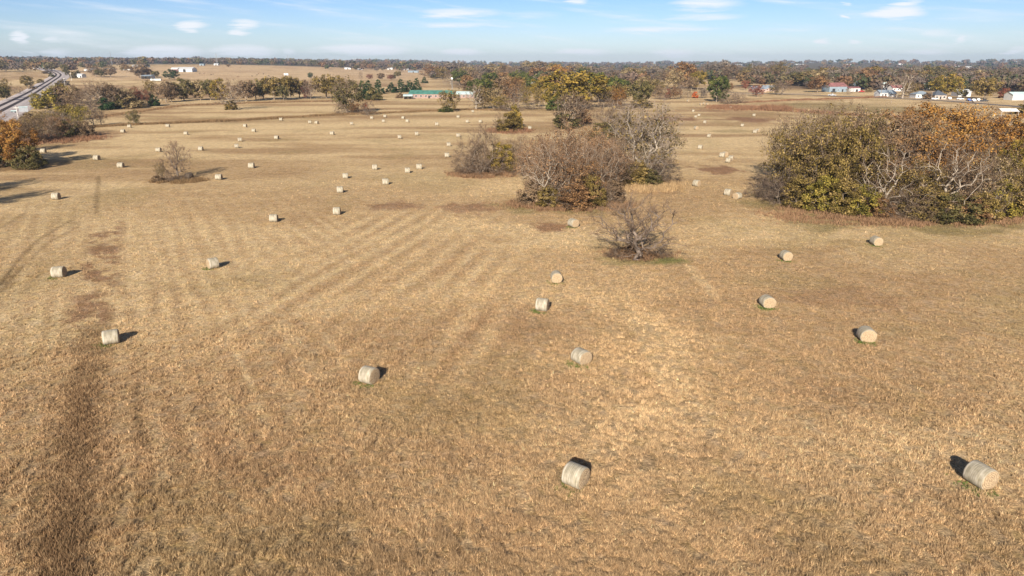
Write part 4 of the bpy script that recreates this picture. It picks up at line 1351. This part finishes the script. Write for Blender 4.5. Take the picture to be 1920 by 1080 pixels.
SLEEPER = flat_mat('dark_sleepers', (.055, .045, .045), .95, .3, 3)
BALLAST = flat_mat('pale_ballast', (.40, .345, .32), 1.0, .25, .8)
ASPHALT = flat_mat('worn_asphalt', (.115, .10, .10), .95, .2, .4)
DIRT = flat_mat('pale_gravel', (.46, .37, .29), 1.0, .15, .3)
RUBBER = flat_mat('tyre_rubber', (.02, .02, .02), .9, .2)
PAINTLINE = flat_mat('yellow_road_paint', (.55, .38, .05), .8, .2)


# ------------------------------------------------------------------ railway and roads
def spline(P, step):
    P = np.array(P, float)
    Q = np.concatenate([[2 * P[0] - P[1]], P, [2 * P[-1] - P[-2]]])
    out = []
    for i in range(1, len(Q) - 2):
        n = max(2, int(np.linalg.norm(Q[i + 1] - Q[i]) / step))
        for t in np.arange(n) / n:
            a, b, c, d = Q[i - 1], Q[i], Q[i + 1], Q[i + 2]
            out.append(.5 * (2 * b + (c - a) * t + (2 * a - 5 * b + 4 * c - d) * t * t + (3 * b - a - 3 * c + d) * t ** 3))
    out.append(P[-1])
    return np.array(out)


def ribbon(C, offs, zs, name, mats, parent=None, segm=None):
    """a strip along centre line C: cross-section points at sideways offsets and heights above the land"""
    T = unit(np.gradient(C, axis=0))
    Nn = np.stack([T[:, 1], -T[:, 0]], 1)
    V = []
    for o, z in zip(offs, zs):
        p = C + Nn * o
        V.append(np.stack([p[:, 0], p[:, 1], terr(C[:, 0], C[:, 1]) + z], 1))
    k, n = len(offs), len(C)
    V = np.stack(V, 1).reshape(-1, 3)
    i = (np.arange(n - 1)[:, None] * k + np.arange(k - 1)[None, :])
    F = np.stack([i, i + 1, i + k + 1, i + k], -1).reshape(-1, 4)
    me = np_mesh(name, V, [(F, 0, None)], [mats])
    return link(name, me, parent)


TRACK = [(-120, 268), (-40, 226), (0, 206), (45, 183.5), (76, 165), (98, 151), (108, 144), (109, 139.5), (101, 135), (88, 131), (72, 127), (55, 123.5), (40, 121)]
TC = spline(W(TRACK), 4.0)
TC = TC[np.hypot(TC[:, 0], TC[:, 1]) < 4200]
_T = unit(np.gradient(TC, axis=0)); _N = np.stack([_T[:, 1], -_T[:, 0]], 1)
tag(ribbon(TC, [-11.5, -7.5, 7.5, 11, 14.5, 16], [.02, .75, .75, .25, .25, .02], 'railway_bed', BALLAST), kind='structure')
for side, lb in ((-3.1, 'farther of the two parallel railway tracks curving into the distance'), (3.1, 'nearer of the two parallel railway tracks, closest to the gravel access lane')):
    c = TC + _N * side
    root = empty('railway_track', (0, 0, 0))
    tag(root, lb, 'railway track', 'railway tracks on the gravel bed')
    # sleepers laid across, one mesh: far more than could be told apart
    dcum = np.concatenate([[0], np.cumsum(np.linalg.norm(np.diff(c, axis=0), axis=1))])
    sp = Piece()
    s_ = np.arange(0, min(dcum[-1], 1500), .62)
    X, Y = np.interp(s_, dcum, c[:, 0]), np.interp(s_, dcum, c[:, 1])
    TX, TY = np.interp(s_, dcum, _T[:, 0]), np.interp(s_, dcum, _T[:, 1])
    tl = np.hypot(TX, TY); TX, TY = TX / tl, TY / tl
    Zt = terr(X, Y) + .755
    V, F = [], []
    for (a, b, z) in ((-1.3, -.16, 0), (1.3, -.16, 0), (1.3, .16, 0), (-1.3, .16, 0), (-1.3, -.16, .14), (1.3, -.16, .14), (1.3, .16, .14), (-1.3, .16, .14)):
        V.append(np.stack([X + TY * a + TX * b, Y - TX * a + TY * b, Zt + z], 1))
    V = np.stack(V, 1).reshape(-1, 3)
    base = (np.arange(len(X)) * 8)[:, None]
    F = np.concatenate([base + np.array([q]) for q in ((4, 5, 6, 7), (0, 1, 5, 4), (1, 2, 6, 5), (2, 3, 7, 6), (3, 0, 4, 7))])
    tag(link('sleepers', np_mesh('sleepers', V, [(F, 0, None)], [SLEEPER]), root), kind='stuff')
    for r__ in (-.7175, .7175):
        ribbon(c, [r__ - .09, r__ - .06, r__ + .06, r__ + .09], [.895, 1.06, 1.06, .895], 'rail', RUST, root)
    # oil-darkened ballast between the rails
    ribbon(c, [-1.25, 1.25], [.81, .81], 'track_bed', SLEEPER, root)

ROAD = [(1300, 172), (1400, 174.5), (1480, 177), (1560, 180), (1640, 183), (1700, 185.8), (1780, 190), (1860, 196), (1920, 201), (2000, 209)]
RC = spline(W(ROAD), 8.0)
tag(ribbon(RC, [-3.9, -3.5, 3.5, 3.9], [.06, .16, .16, .06], 'country_road', ASPHALT), kind='structure')
tag(ribbon(RC, [-.25, -.1], [.166, .166], 'road_marking', PAINTLINE), kind='structure')
tag(ribbon(spline(W([(1340, 177), (1420, 176), (1480, 175), (1540, 175.6)]), 8), [-3, 3], [.05, .05], 'gravel_drive', DIRT), kind='structure')
tag(ribbon(spline(W([(1640, 181), (1700, 183.2), (1780, 187.5), (1850, 192)]), 8), [-4, 4], [.045, .045], 'gravel_verge', DIRT), kind='structure')


# ------------------------------------------------------------------ buildings
def building(name, px, py, wpx, deg, depth, wall_h, roof_h, wall_m, roof_m, label, cat='building', doors=(), wins=(), over=.35, hip=False, porch=None, chimney=False, vents=0):
    """gabled (or hipped) building, its ridge along its long side; px, py: foot of the middle of its near side; wpx: photo width of that side"""
    p = at(px, py)
    L = wpx * mpp(p) / max(.35, math.cos(R(deg)))
    Dp = depth
    rz = R(deg)
    c, s = math.cos(rz), math.sin(rz)
    root = empty(name, (p.x - s * Dp / 2, p.y + c * Dp / 2, p.z - .05), rz)
    tag(root, label, cat)
    h, hr, a, b = wall_h, wall_h + roof_h, L / 2, Dp / 2
    w_ = Piece()
    if hip:
        w_.box(-a, a, -b, b, 0, h)
    else:
        w_.prism([(-b, 0), (b, 0), (b, h), (0, hr - .02), (-b, h)], -a, a)
    w_.build('wall', wall_m, root)
    r_ = Piece()
    t = .16
    sl = roof_h / b
    if hip:
        e = over
        k = min(a, b) * .95
        A = [(-a - e, -b - e, h), (a + e, -b - e, h), (a + e, b + e, h), (-a - e, b + e, h)]
        Rg = [(-a + k, 0, hr), (a - k, 0, hr)]
        r_.quad([A[0], A[1], Rg[1], Rg[0]]).quad([A[2], A[3], Rg[0], Rg[1]]).quad([A[1], A[2], Rg[1]]).quad([A[3], A[0], Rg[0]])
        r_.quad([A[3], A[2], A[1], A[0]])
    else:
        e = over
        for sg in (-1, 1):
            prof = [(0, hr + .01), (sg * (b + e), h - e * sl + .01), (sg * (b + e), h - e * sl + .01 + t), (0, hr + .01 + t)]
            r_.prism(prof, -a - e, a + e)
    ro = r_.build('roof', roof_m, root)
    if chimney:
        Piece().box(a * .3, a * .3 + .8, -.4, .4, h + roof_h * .5, hr + .9).build('chimney', BRICK, ro)
    for i in range(vents):
        x = -a + L * (i + .5) / vents
        Piece().box(x - .3, x + .3, -.3, .3, hr, hr + .5).build('roof_vent', STEEL, ro)
    for (f, wd, ht) in doors:
        x = -a + f * L
        Piece().box(x - wd / 2, x + wd / 2, -b - .06, -b + .05, .02, ht).build('door', DOORM, root)
    for (f, wd, z0, ht) in wins:
        x = -a + f * L
        fr = Piece().box(x - wd / 2 - .1, x + wd / 2 + .1, -b - .05, -b + .05, z0 - .1, z0 + ht + .1).build('window', WHITEP, root)
        Piece().box(x - wd / 2, x + wd / 2, -b - .08, -b - .052, z0, z0 + ht).build('pane', GLASS, fr)
    if porch:
        f0, f1, dp = porch
        x0, x1 = -a + f0 * L, -a + f1 * L
        po = Piece().prism([(-b - dp, h * .78), (-b - dp, h * .78 + .12), (-b - .01, h + .1), (-b - .01, h - .02)], x0, x1).build('porch_roof', roof_m, root)
        for i in range(4):
            x = x0 + .15 + (x1 - x0 - .3) * i / 3
            Piece().box(x - .08, x + .08, -b - dp + .1, -b - dp + .26, 0, h * .78).build('porch_post', WHITEP, po)
        Piece().box(x0, x1, -b - dp, -b - .01, 0.01, .2).build('porch_floor', GREYW, root)
    return root


def lean_to(root_name, px, py, wpx, deg, depth, h0, h1, wall_m, roof_m, label, posts=4, cat='shed'):
    """open-fronted shed: back and side walls, posts, one sloping roof"""
    p = at(px, py)
    L = wpx * mpp(p)
    root = empty(root_name, (p.x, p.y + depth / 2, p.z - .03), R(deg))
    tag(root, label, cat)
    a, b = L / 2, depth / 2
    Piece().box(-a, a, b - .15, b, 0, h1).box(-a, -a + .15, -b + .2, b - .152, 0, h0).box(a - .15, a, -b + .2, b - .152, 0, h0).build('wall', wall_m, root)
    Piece().prism([(-b - .5, h0), (-b - .5, h0 + .5), (b + .3, h1 + .5), (b + .3, h1)], -a - .3, a + .3).build('roof', roof_m, root)
    for i in range(posts):
        x = -a + .2 + (L - .4) * i / (posts - 1)
        Piece().box(x - .1, x + .1, -b, -b + .2, 0, h0 + .1).build('post', WOOD, root)
    return root


W1 = lambda n, z=1.0, ht=1.2, wd=1.1: [((i + .5) / n, wd, z, ht) for i in range(n)]
building('long_barn', 808, 184.5, 84, -6, 13, 3.4, 2.5, PINKW, GREENROOF, 'long low barn with a green metal roof and faded pink walls', 'barn', doors=[(.08, 1.6, 2.3), (.46, 1.4, 2.2)], wins=W1(9, 1.3, 1.1, 1.6), vents=0)
building('long_shed', 866, 184, 46, -6, 11, 3.0, 1.9, PINKW, PALEROOF, 'pale teal roofed long shed joined on behind the green roofed barn', 'barn', wins=W1(6, 1.2, 1.0, 1.4))
lean_to('cattle_shelter', 764, 186, 16, 8, 6, 2.3, 3.1, GREYW, PALEROOF, 'grey open fronted shelter at the end of the green roofed barn', 3)
building('barn', 1571, 172.5, 36, 12, 12, 5.2, 3.2, GREYM, REDROOF, 'grey-blue metal barn with a red roof beside the road', 'barn', doors=[(.76, 1.6, 2.6), (.25, 3.0, 3.2)], wins=[(.5, 1, 1.4, 1.0)])
building('shed', 1602, 172, 22, 4, 9, 3.4, 1.2, WHITE, REDROOF, 'low white shed with a red roof beside the grey-blue barn', 'shed', doors=[(.7, 2.2, 2.3)])
building('equipment_barn', 1610, 166.5, 24, 8, 12, 4.8, 2.6, GREYM, SHINGLE2, 'grey-blue barn with a big dark doorway behind the white shed', 'barn', doors=[(.62, 4.5, 4.2)])
lean_to('open_shed', 1626, 165, 14, 0, 7, 2.5, 3.2, GREYW, PALEROOF, 'pale roofed open shed behind the red pickup', 3)
building('white_house', 1664, 182, 30, 3, 9, 3.4, 2.0, WHITEP, SHINGLE2, 'white house with a deep porch beside the roadside light pole', 'house', doors=[(.62, 1.1, 2.2)], wins=[(.18, 1.2, 1.1, 1.3), (.36, 1.2, 1.1, 1.3)], porch=(.5, 1.0, 2.4))
building('white_house', 1664, 168, 18, -8, 9, 4.6, 2.6, WHITEP, PALEROOF, 'white gabled house peeping out above the porch house', 'house', doors=[(.5, 1.2, 2.2)], wins=[(.3, 1.2, 2.6, 1.1), (.7, 1.2, 2.6, 1.1)])
building('house', 1684, 171, 22, 5, 9, 3.2, 2.6, WHITEP, REDROOF, 'white house with a rusty red roof behind the pale bare tree', 'house', wins=W1(3))
building('ranch_house', 1731, 184, 28, -3, 10, 3.0, 2.3, WHITEP, SHINGLE2, 'low house with a wide blue-grey roof and shaded front', 'house', doors=[(.55, 1.1, 2.1)], wins=W1(3), hip=True, porch=(.35, .95, 2.4))
building('dark_house', 1763, 186, 22, -3, 11, 3.0, 3.6, GREYW, SHINGLE, 'dark house with a steep pointed roof under the golden tree', 'house', doors=[(.5, 1.1, 2.1)], wins=[(.2, 1.4, 1, 1.2), (.8, 1.4, 1, 1.2)], hip=True)
building('metal_workshop', 1808, 181, 22, -6, 12, 4.0, 1.6, WHITE, WHITE, 'white metal workshop behind the parked pickups', 'building', doors=[(.5, 3.2, 3.2)])
building('barn', 1745, 169, 18, 10, 10, 3.4, 2.8, GREYW, PALEROOF, 'weathered barn with a pale tin roof among the trees behind the houses', 'barn', doors=[(.5, 2.5, 2.6)])
building('white_shed', 1912, 188, 30, 4, 9, 4.0, 1.8, WHITE, PALEROOF, 'plain white metal building with a pale grey roof past the last pickups', 'building', doors=[(.85, 2.4, 2.8)])
building('brick_house', 1424, 173, 26, 4, 11, 3.0, 2.4, BRICK, SHINGLE2, 'pinkish brick house beside the dark red tree', 'house', doors=[(.5, 1.1, 2.1)], wins=W1(4), chimney=True)
building('brick_house', 1446, 171, 24, 6, 11, 2.9, 2.5, BRICK, SHINGLE2, 'pinkish house with a pale chimney behind the grey roadside trees', 'house', doors=[(.4, 1.1, 2.1)], wins=W1(3), chimney=True)
building('farmhouse', 996, 157, 22, 5, 10, 3.4, 2.6, WHITEP, SHINGLE, 'dark roofed white farmhouse between the golden trees', 'house', doors=[(.4, 1.2, 2.2)], wins=W1(3))
lean_to('open_shed', 1014, 156, 14, 0, 8, 2.6, 3.4, GREYW, SHINGLE, 'dark open shed beside the farmhouse among golden trees', 3)
building('cottage', 1170, 153, 8, 0, 7, 3.0, 1.8, WHITEP, PALEROOF, 'small white cottage in front of the far wood', 'house', wins=W1(2))
# canopy half hidden by the thicket
p = at(1886, 219)
cr = empty('white_canopy', p, R(-8))
tag(cr, 'white peaked canopy on posts behind the thicket beside the road', 'canopy')
Piece().prism([(-3.5, 2.9), (0, 4.2), (3.5, 2.9), (3.5, 3.0), (0, 4.32), (-3.5, 3.0)], -4.2, 4.2).build('canopy_roof', WHITEP, cr)
for sx_ in (-4, 4):
    for sy_ in (-3.2, 3.2):
        Piece().box(sx_ - .08, sx_ + .08, sy_ - .08, sy_ + .08, 0, 2.95).build('post', WHITEP, cr)
# far farm buildings
building('white_barn', 346, 135, 28, 5, 26, 5.5, 3.2, WHITE, WHITE, 'big white metal barn alone on the far pasture', 'barn', doors=[(.5, 5, 5)])
building('red_barn', 327, 135, 12, 5, 14, 5, 3, REDROOF, WHITE, 'small red walled shed beside the big white barn', 'barn', doors=[(.5, 3, 3)])
building('white_trailer', 148, 145.5, 13, -10, 9, 4.2, 1.4, WHITE, WHITE, 'white flat roofed shed beside the railway curve', 'shed', doors=[(.8, 2, 2.4)])
lean_to('cattle_shelter', 274, 148, 19, 0, 12, 4.0, 5.2, WHITE, SHINGLE2, 'white open cattle shelter before the dark round tree', 4)
p = at(293, 152.5)
st = empty('stock_trailer', p, R(2)); tag(st, 'long low white stock trailer parked before the shelter', 'trailer')
Lh = 19 * mpp(p) / 2
Piece().box(-Lh, Lh, -1.4, 1.4, 1.0, 3.2).build('body', WHITE, st)
Piece().prism([(-1.5, 3.21), (0, 3.5), (1.5, 3.21)], -Lh - .1, Lh + .1).build('roof', PALEROOF, st)
for xx in (-Lh * .4, -Lh * .25, Lh * .5):
    for yy in (-1.45, 1.2):
        Piece().tube((xx, yy, .5), (xx, yy + .25, .5), .5, .5, 12).build('wheel', RUBBER, st)
p = at(537, 142)
mt = empty('white_trailer', p, R(5)); tag(mt, 'small white camper trailer alone on the far pasture', 'trailer')
Lh = 8 * mpp(p) / 2
Piece().prism([(-Lh, .8), (Lh, .8), (Lh, 3.2), (Lh * .6, 4.2), (-Lh, 4.2)], -1.8, 1.8, 'y').build('body', WHITEP, mt)
Piece().box(-Lh * .5, Lh * .2, -1.83, -1.78, 2.4, 3.3).build('window', GLASS, mt)
for xx in (-.8, .8):
    Piece().tube((xx, -1.85, .5), (xx, -1.5, .5), .5, .5, 12).build('wheel', RUBBER, mt)
FARB = [(72, 128.5, 18, 'pale', 'pair of pale roofs by the railway beyond the pastures'), (163, 133, 10, 'white', 'small white farm building left of the brown pasture tree'), (174, 132.5, 12, 'white', 'white shed in the row of farm sheds before the far trees'),
        (206, 131.5, 16, 'white', 'tall white barn in the row of farm sheds'), (237, 131.5, 13, 'white', 'low white shed at the end of the farm shed row'), (262, 125.5, 28, 'white', 'long white poultry house before the far tree belt'), (378, 123, 8, 'grey', 'grey shed on the skyline of the far pasture'),
        (405, 122.5, 8, 'white', 'tiny white house on the skyline of the far pasture'), (652, 130, 12, 'white', 'white farmhouse at the far side of the pastures'), (675, 131, 9, 'tan', 'tan farm shed between dark trees on the far pastures'), (731, 130.5, 10, 'white', 'white house with a tall gable before the far wood'),
        (760, 131.5, 12, 'white', 'white shed beside the long grey farm shed'), (775, 136, 20, 'grey', 'long grey open farm shed where wood meets pasture'), (622, 123, 14, 'white', 'pale roofs far off between dark trees'),
        (1000, 122.5, 10, 'white', 'long white roof far off over the golden tree'), (1392, 124.5, 26, 'white', 'long white warehouse in the far wood'), (1418, 126.5, 18, 'white', 'shorter white warehouse in front of the long one'), (1500, 123.5, 16, 'white', 'white warehouse on the wooded skyline'),
        (1592, 123.8, 9, 'white', 'small white building in the wood beyond the red roof'), (1690, 121.5, 10, 'red', 'red roofed building high in the far wood'), (1785, 127, 44, 'white', 'very long white building in the far wood'), (1820, 128, 22, 'white', 'white building touching the end of the very long one')]
for (px, py, wp, kd, lb) in FARB:
    m = {'white': WHITE, 'pale': PALEROOF, 'grey': GREYM, 'tan': PINKW, 'red': REDROOF}[kd]
    q = at(px, py); sc = mpp(q)
    building('farm_building', px, py, wp, 4, max(10, wp * sc * .4), 2.4 * sc, 1.1 * sc, WHITE if kd != 'grey' else GREYM, m, lb, 'building', doors=[(.5, 2.0 * sc, 1.8 * sc)])

# ------------------------------------------------------------------ vehicles
CARM = {k: flat_mat(k + '_car_paint', c, .3, .05, 1, spec=.5) for k, c in dict(silver=(.50, .52, .54), red=(.42, .03, .035), white=(.75, .75, .74), blue=(.03, .09, .30), dark=(.05, .055, .065)).items()}


def vehicle(name, px, py, deg, paint, label, pickup=False, L=5.0, cat='car', dy=0.0):
    p = at(px, py)
    o = empty(name, (p.x, p.y, p.z + dy), R(deg))
    tag(o, label, cat)
    h = L / 2
    if pickup:
        prof = [(-h, .45), (h, .45), (h, .95), (h * .94, 1.05), (h * .42, 1.12), (h * .22, 1.75), (-h * .12, 1.78), (-h * .2, 1.12), (-h, 1.08)]
        gl = [(h * .36, 1.18), (h * .21, 1.66), (-h * .10, 1.69), (-h * .15, 1.18)]
    else:
        prof = [(-h, .4), (h, .4), (h, .8), (h * .92, .95), (h * .48, 1.05), (h * .2, 1.5), (-h * .5, 1.52), (-h * .82, 1.08), (-h, 1.0)]
        gl = [(h * .42, 1.08), (h * .19, 1.44), (-h * .48, 1.46), (-h * .74, 1.10)]
    Piece().prism(prof, -.92, .92, 'y').build('body', CARM[paint], o)
    for sy_ in (-.935, .915):
        Piece().prism(gl, sy_, sy_ + .02, 'y').build('window', GLASS, o)
    for xx in (-h * .6, h * .62):
        for yy in (-.96, .74):
            Piece().tube((xx, yy, .36), (xx, yy + .22, .36), .36, .36, 12).build('wheel', RUBBER, o)
    for yy in (-.7, .45):
        Piece().box(h, h + .03, yy, yy + .25, .7, .88).build('headlight', WHITEP, o)
    return o


def road_yaw(px, py):
    p = at(px, py)
    i = int(np.argmin(np.hypot(RC[:, 0] - p.x, RC[:, 1] - p.y)))
    i = min(i, len(RC) - 2)
    d = RC[i + 1] - RC[i]
    return math.degrees(math.atan2(d[1], d[0]))


vehicle('pickup_truck', 1560, 180.2, road_yaw(1560, 180) + 180, 'silver', 'silver pickup driving along the road past the red roofed barn', True, 6.4, 'truck', .17)
vehicle('pickup_truck', 1615, 172.8, 20, 'red', 'red pickup parked beside the low white shed', True, 5.6, 'truck')
vehicle('car', 1563, 172.3 + 1.2, 8, 'dark', 'dark car parked against the front of the grey-blue barn', False, 4.6)
vehicle('pickup_truck', 1780, 186.5, 70, 'white', 'white pickup beside the dark pointed house', True, 5.6, 'truck')
vehicle('car', 1800, 187, -5, 'white', 'white car parked under the small dark olive tree', False, 5.0)
vehicle('pickup_truck', 1816, 189.5, 75, 'blue', 'blue pickup first in the row of parked vehicles', True, 5.6, 'truck')
vehicle('pickup_truck', 1825, 190, 75, 'white', 'white pickup next to the blue one in the parked row', True, 5.6, 'truck')
vehicle('pickup_truck', 1834, 189.6, 70, 'silver', 'silver pickup between white and dark ones in the parked row', True, 5.6, 'truck')
vehicle('pickup_truck', 1845, 190.5, 10, 'dark', 'dark pickup last in the row of parked vehicles', True, 5.8, 'truck')
vehicle('car', 1752, 187, 10, 'white', 'white car before the dark pointed house', False, 4.8)

# ------------------------------------------------------------------ poles, masts, windmill
def pole(px, y0, y1, mat, label, arm=True, lamp=False, name='utility_pole'):
    p = at(px, y0)
    h = (y0 - y1) * mpp(p) * 1.05
    o = empty(name, p)
    tag(o, label, 'pole')
    rr = max(.16, .30 * mpp(p))
    Piece().tube((0, 0, -.2), (0, 0, h), rr * 1.2, rr * .8, 8).build('pole', mat, o)
    if arm:
        Piece().box(-1.3, 1.3, -.09, .09, h - .9, h - .65).build('crossarm', mat, o)
    if lamp:
        Piece().tube((0, 0, h), (0, -1.2, h + .3), .08, .06, 6).build('lamp_arm', STEEL, o)
        Piece().box(-.35, .35, -2.0, -1.1, h + .2, h + .45).build('lamp_head', WHITEP, o)
    return o


pole(104.5, 174, 159, PALEPOLE, 'pale pole standing in the yellow bushes by the railway')
pole(122, 161, 147.5, PALEPOLE, 'pale pole between the other two beside the railway')
pole(134.5, 151, 137.5, PALEPOLE, 'pale pole farthest along the railway curve')
pole(34.5, 222, 201, PALEPOLE, 'pale signal post by the trackside boxes', True, name='signal_post')
pole(1651, 183, 160, WOOD, 'tall light pole before the white porch house', False, True, 'light_pole')
pole(1671, 194, 180, WOOD, 'dark short pole in the grass across the road')
pole(1745, 191, 172, WOOD, 'dark pole beside the road before the dark pointed house')
pole(1918, 200, 172, WOOD, 'dark pole beside the white metal building')


def box_cabinet(px, py, w_, d_, h_, mat, label):
    o = empty('trackside_cabinet', at(px, py), R(35)); tag(o, label, 'cabinet')
    Piece().box(-w_ / 2, w_ / 2, -d_ / 2, d_ / 2, 0, h_).build('body', mat, o)
    Piece().prism([(-d_ / 2 - .15, h_ + .003), (0, h_ + .5), (d_ / 2 + .15, h_ + .003)], -w_ / 2 - .15, w_ / 2 + .15).build('roof', PALEROOF, o)
    Piece().box(-.4, .4, -d_ / 2 - .05, -d_ / 2 + .02, .1, min(1.9, h_ - .2)).build('door', STEEL, o)


box_cabinet(45, 210, 4.2, 2.6, 2.6, STEEL, 'silver trackside hut with a pale roof beside the bushes')
box_cabinet(26, 212, 2.4, 1.2, 1.0, DOORM, 'small dark trackside box lying by the gravel lane')


def tower(px, y0, y1, label, wide, arms=0, head=False):
    """lattice mast: legs and braces"""
    p = at(px, y0)
    s_ = mpp(p)
    h = (y0 - y1) * s_
    o = empty('lattice_tower', p)
    tag(o, label, 'tower')
    bw = wide * s_
    rr = .10 * s_
    t = Piece()
    n = 7
    for i in range(n):
        za, zb = h * i / n, h * (i + 1) / n
        wa, wb = bw * (1 - .8 * i / n) / 2, bw * (1 - .8 * (i + 1) / n) / 2
        ca = [(-wa, -wa), (wa, -wa), (wa, wa), (-wa, wa)]; cb_ = [(-wb, -wb), (wb, -wb), (wb, wb), (-wb, wb)]
        for k in range(4):
            t.tube((*ca[k], za), (*cb_[k], zb), rr, rr, 4)
            t.tube((*ca[k], za), (*cb_[(k + 1) % 4], zb), rr * .7, rr * .7, 4)
    t.build('mast', STEEL, o)
    for k in range(arms):
        z = h * (.72 + .12 * k)
        Piece().box(-bw * 1.1, bw * 1.1, -rr, rr, z, z + rr * 2).build('crossarm', STEEL, o)
    if head:
        Piece().tube((0, -.5, h + .6), (0, -.3, h + .6), 1.0, 1.0, 16).build('fan_wheel', WHITEP, o)
        Piece().box(-.05, .05, -.3, 1.6, h + .4, h + .9).build('tail_vane', STEEL, o)
    return o


tower(848, 170, 149, 'grey lattice windmill tower before the green trees at the long barn', 2.4, head=True)
tower(210, 121, 98, 'thin mast on the wooded skyline beyond the railway', 1.2)
tower(407.5, 123, 102, 'power pylon on the skyline beyond the far pasture', 3.0, 3)
tower(541, 122, 104, 'faint thin pylon left of the other in the middle skyline', 2.0, 2)
tower(665, 122, 110, 'faint pylon over the dark trees of the middle skyline', 2.4, 3)

# ------------------------------------------------------------------ fence across the far field
P = W([(300, 197), (345, 196.5), (400, 194.5), (480, 190), (560, 187), (640, 183)])
FC = spline(P, 1.0)
dc = np.concatenate([[0], np.cumsum(np.linalg.norm(np.diff(FC, axis=0), axis=1))])
ss = np.arange(0, dc[-1], 5.2)
fr = empty('wire_fence', (float(FC[0, 0]), float(FC[0, 1]), 0))
tag(fr, 'thin wire fence on posts below the far hedgerow', 'fence')
pm = None
for q in ss[:95]:
    x, y = float(np.interp(q, dc, FC[:, 0]) - FC[0, 0]), float(np.interp(q, dc, FC[:, 1]) - FC[0, 1])
    if pm is None:
        po = Piece().tube((0, 0, -.1), (0, 0, 1.35), .075, .065, 6).build('post', WOOD, fr)
        pm = po.data
    else:
        po = link('post', pm, fr)
    po.location = (x, y, 0)
for z in (.45, .8, 1.15):
    wp = Piece()
    for a, b in zip(FC[:-3:3], FC[3::3]):
        wp.tube((a[0] - FC[0, 0], a[1] - FC[0, 1], z), (b[0] - FC[0, 0], b[1] - FC[0, 1], z), .012, .012, 3)
    wp.build('wire', STEEL, fr)

# ------------------------------------------------------------------ cattle on the far pasture
COWM = {'black': flat_mat('black_hide', (.025, .022, .02), .8, .3, 2), 'brown': flat_mat('brown_hide', (.12, .06, .035), .8, .3, 2)}


def cow_mesh(grazing):
    """one continuous body: skinned chain of joints"""
    V = [(-.75, 0, 1.15), (-.3, 0, 1.12), (.2, 0, 1.10), (.65, 0, 1.15), (.98, 0, .95 if grazing else 1.38), (1.25, 0, .42 if grazing else 1.55), (1.5, 0, .16 if grazing else 1.42)]
    rad_ = [.30, .38, .40, .34, .20, .16, .10]
    E = [(i, i + 1) for i in range(6)]
    def chain(start, pts, rs):
        p_ = start
        for q_, r__ in zip(pts, rs):
            V.append(q_); rad_.append(r__); E.append((p_, len(V) - 1)); p_ = len(V) - 1
    for sy_ in (-1, 1):
        chain(0, [(-.72, .2 * sy_, .85), (-.62, .22 * sy_, .62), (-.82, .22 * sy_, .42), (-.80, .22 * sy_, .04)], [.19, .12, .07, .06])
        chain(3, [(.62, .2 * sy_, .82), (.64, .2 * sy_, .42), (.62, .2 * sy_, .04)], [.15, .085, .06])
        chain(5, [(V[5][0] - .06, .2 * sy_, V[5][2] + .14)], [.04])
    chain(0, [(-1.02, 0, 1.15), (-1.08, 0, .6)], [.04, .035])
    me = bpy.data.meshes.new('cow')
    me.from_pydata(V, E, [])
    o = bpy.data.objects.new('cow', me)
    COL.objects.link(o)
    sk = o.modifiers.new('skin', 'SKIN')
    for v_, r__ in zip(me.skin_vertices[0].data, rad_):
        v_.radius = (r__, r__)
    me.skin_vertices[0].data[0].use_root = True
    o.modifiers.new('sub', 'SUBSURF').levels = 1
    dg = bpy.context.evaluated_depsgraph_get()
    out = bpy.data.meshes.new_from_object(o.evaluated_get(dg))
    bpy.data.objects.remove(o)
    return out


CM = [cow_mesh(True), cow_mesh(False)]
cows = [(375, 138.5), (382.5, 138.5), (396, 140.5), (400, 140), (446, 144.5), (473, 143.8), (485, 139), (494, 139.5), (370, 132), (451, 127.5), (428, 124.5), (482, 141.5), (504, 143.5), (325 + 46, 125.8)]
for i, (px, py) in enumerate(sorted(cows)):
    p = at(px, py)
    o = link('cow', CM[i % 2])
    o.data = CM[i % 2]
    o.location = p
    o.rotation_euler = (0, 0, rb.uniform(0, 6.28))
    o.scale = (1.15,) * 3
    if not o.data.materials:
        o.data.materials.append(COWM['black'])
    o.material_slots[0].link = 'OBJECT'
    o.material_slots[0].material = COWM['brown' if i % 4 == 3 else 'black']
    tag(o, ordinal(i) + ' from left of the dark cattle on the far pasture', 'cow', 'cattle grazing the far pasture')

# ------------------------------------------------------------------ haze
hz = Piece().box(-8700, 8700, -8700, 8700, -1.5, 110)
hm = bpy.data.materials.new('pale_air')
hm.use_nodes = True
hn = hm.node_tree
hn.nodes.clear()
pv = hn.nodes.new('ShaderNodeVolumePrincipled')
pv.inputs['Color'].default_value = (.62, .79, 1.0, 1)
pv.inputs['Density'].default_value = 8.0e-5
pv.inputs['Anisotropy'].default_value = .2
ho = hn.nodes.new('ShaderNodeOutputMaterial')
hn.links.new(pv.outputs[0], ho.inputs['Volume'])
tag(hz.build('haze', hm), 'thin blue haze over the far land', 'haze', kind='stuff')
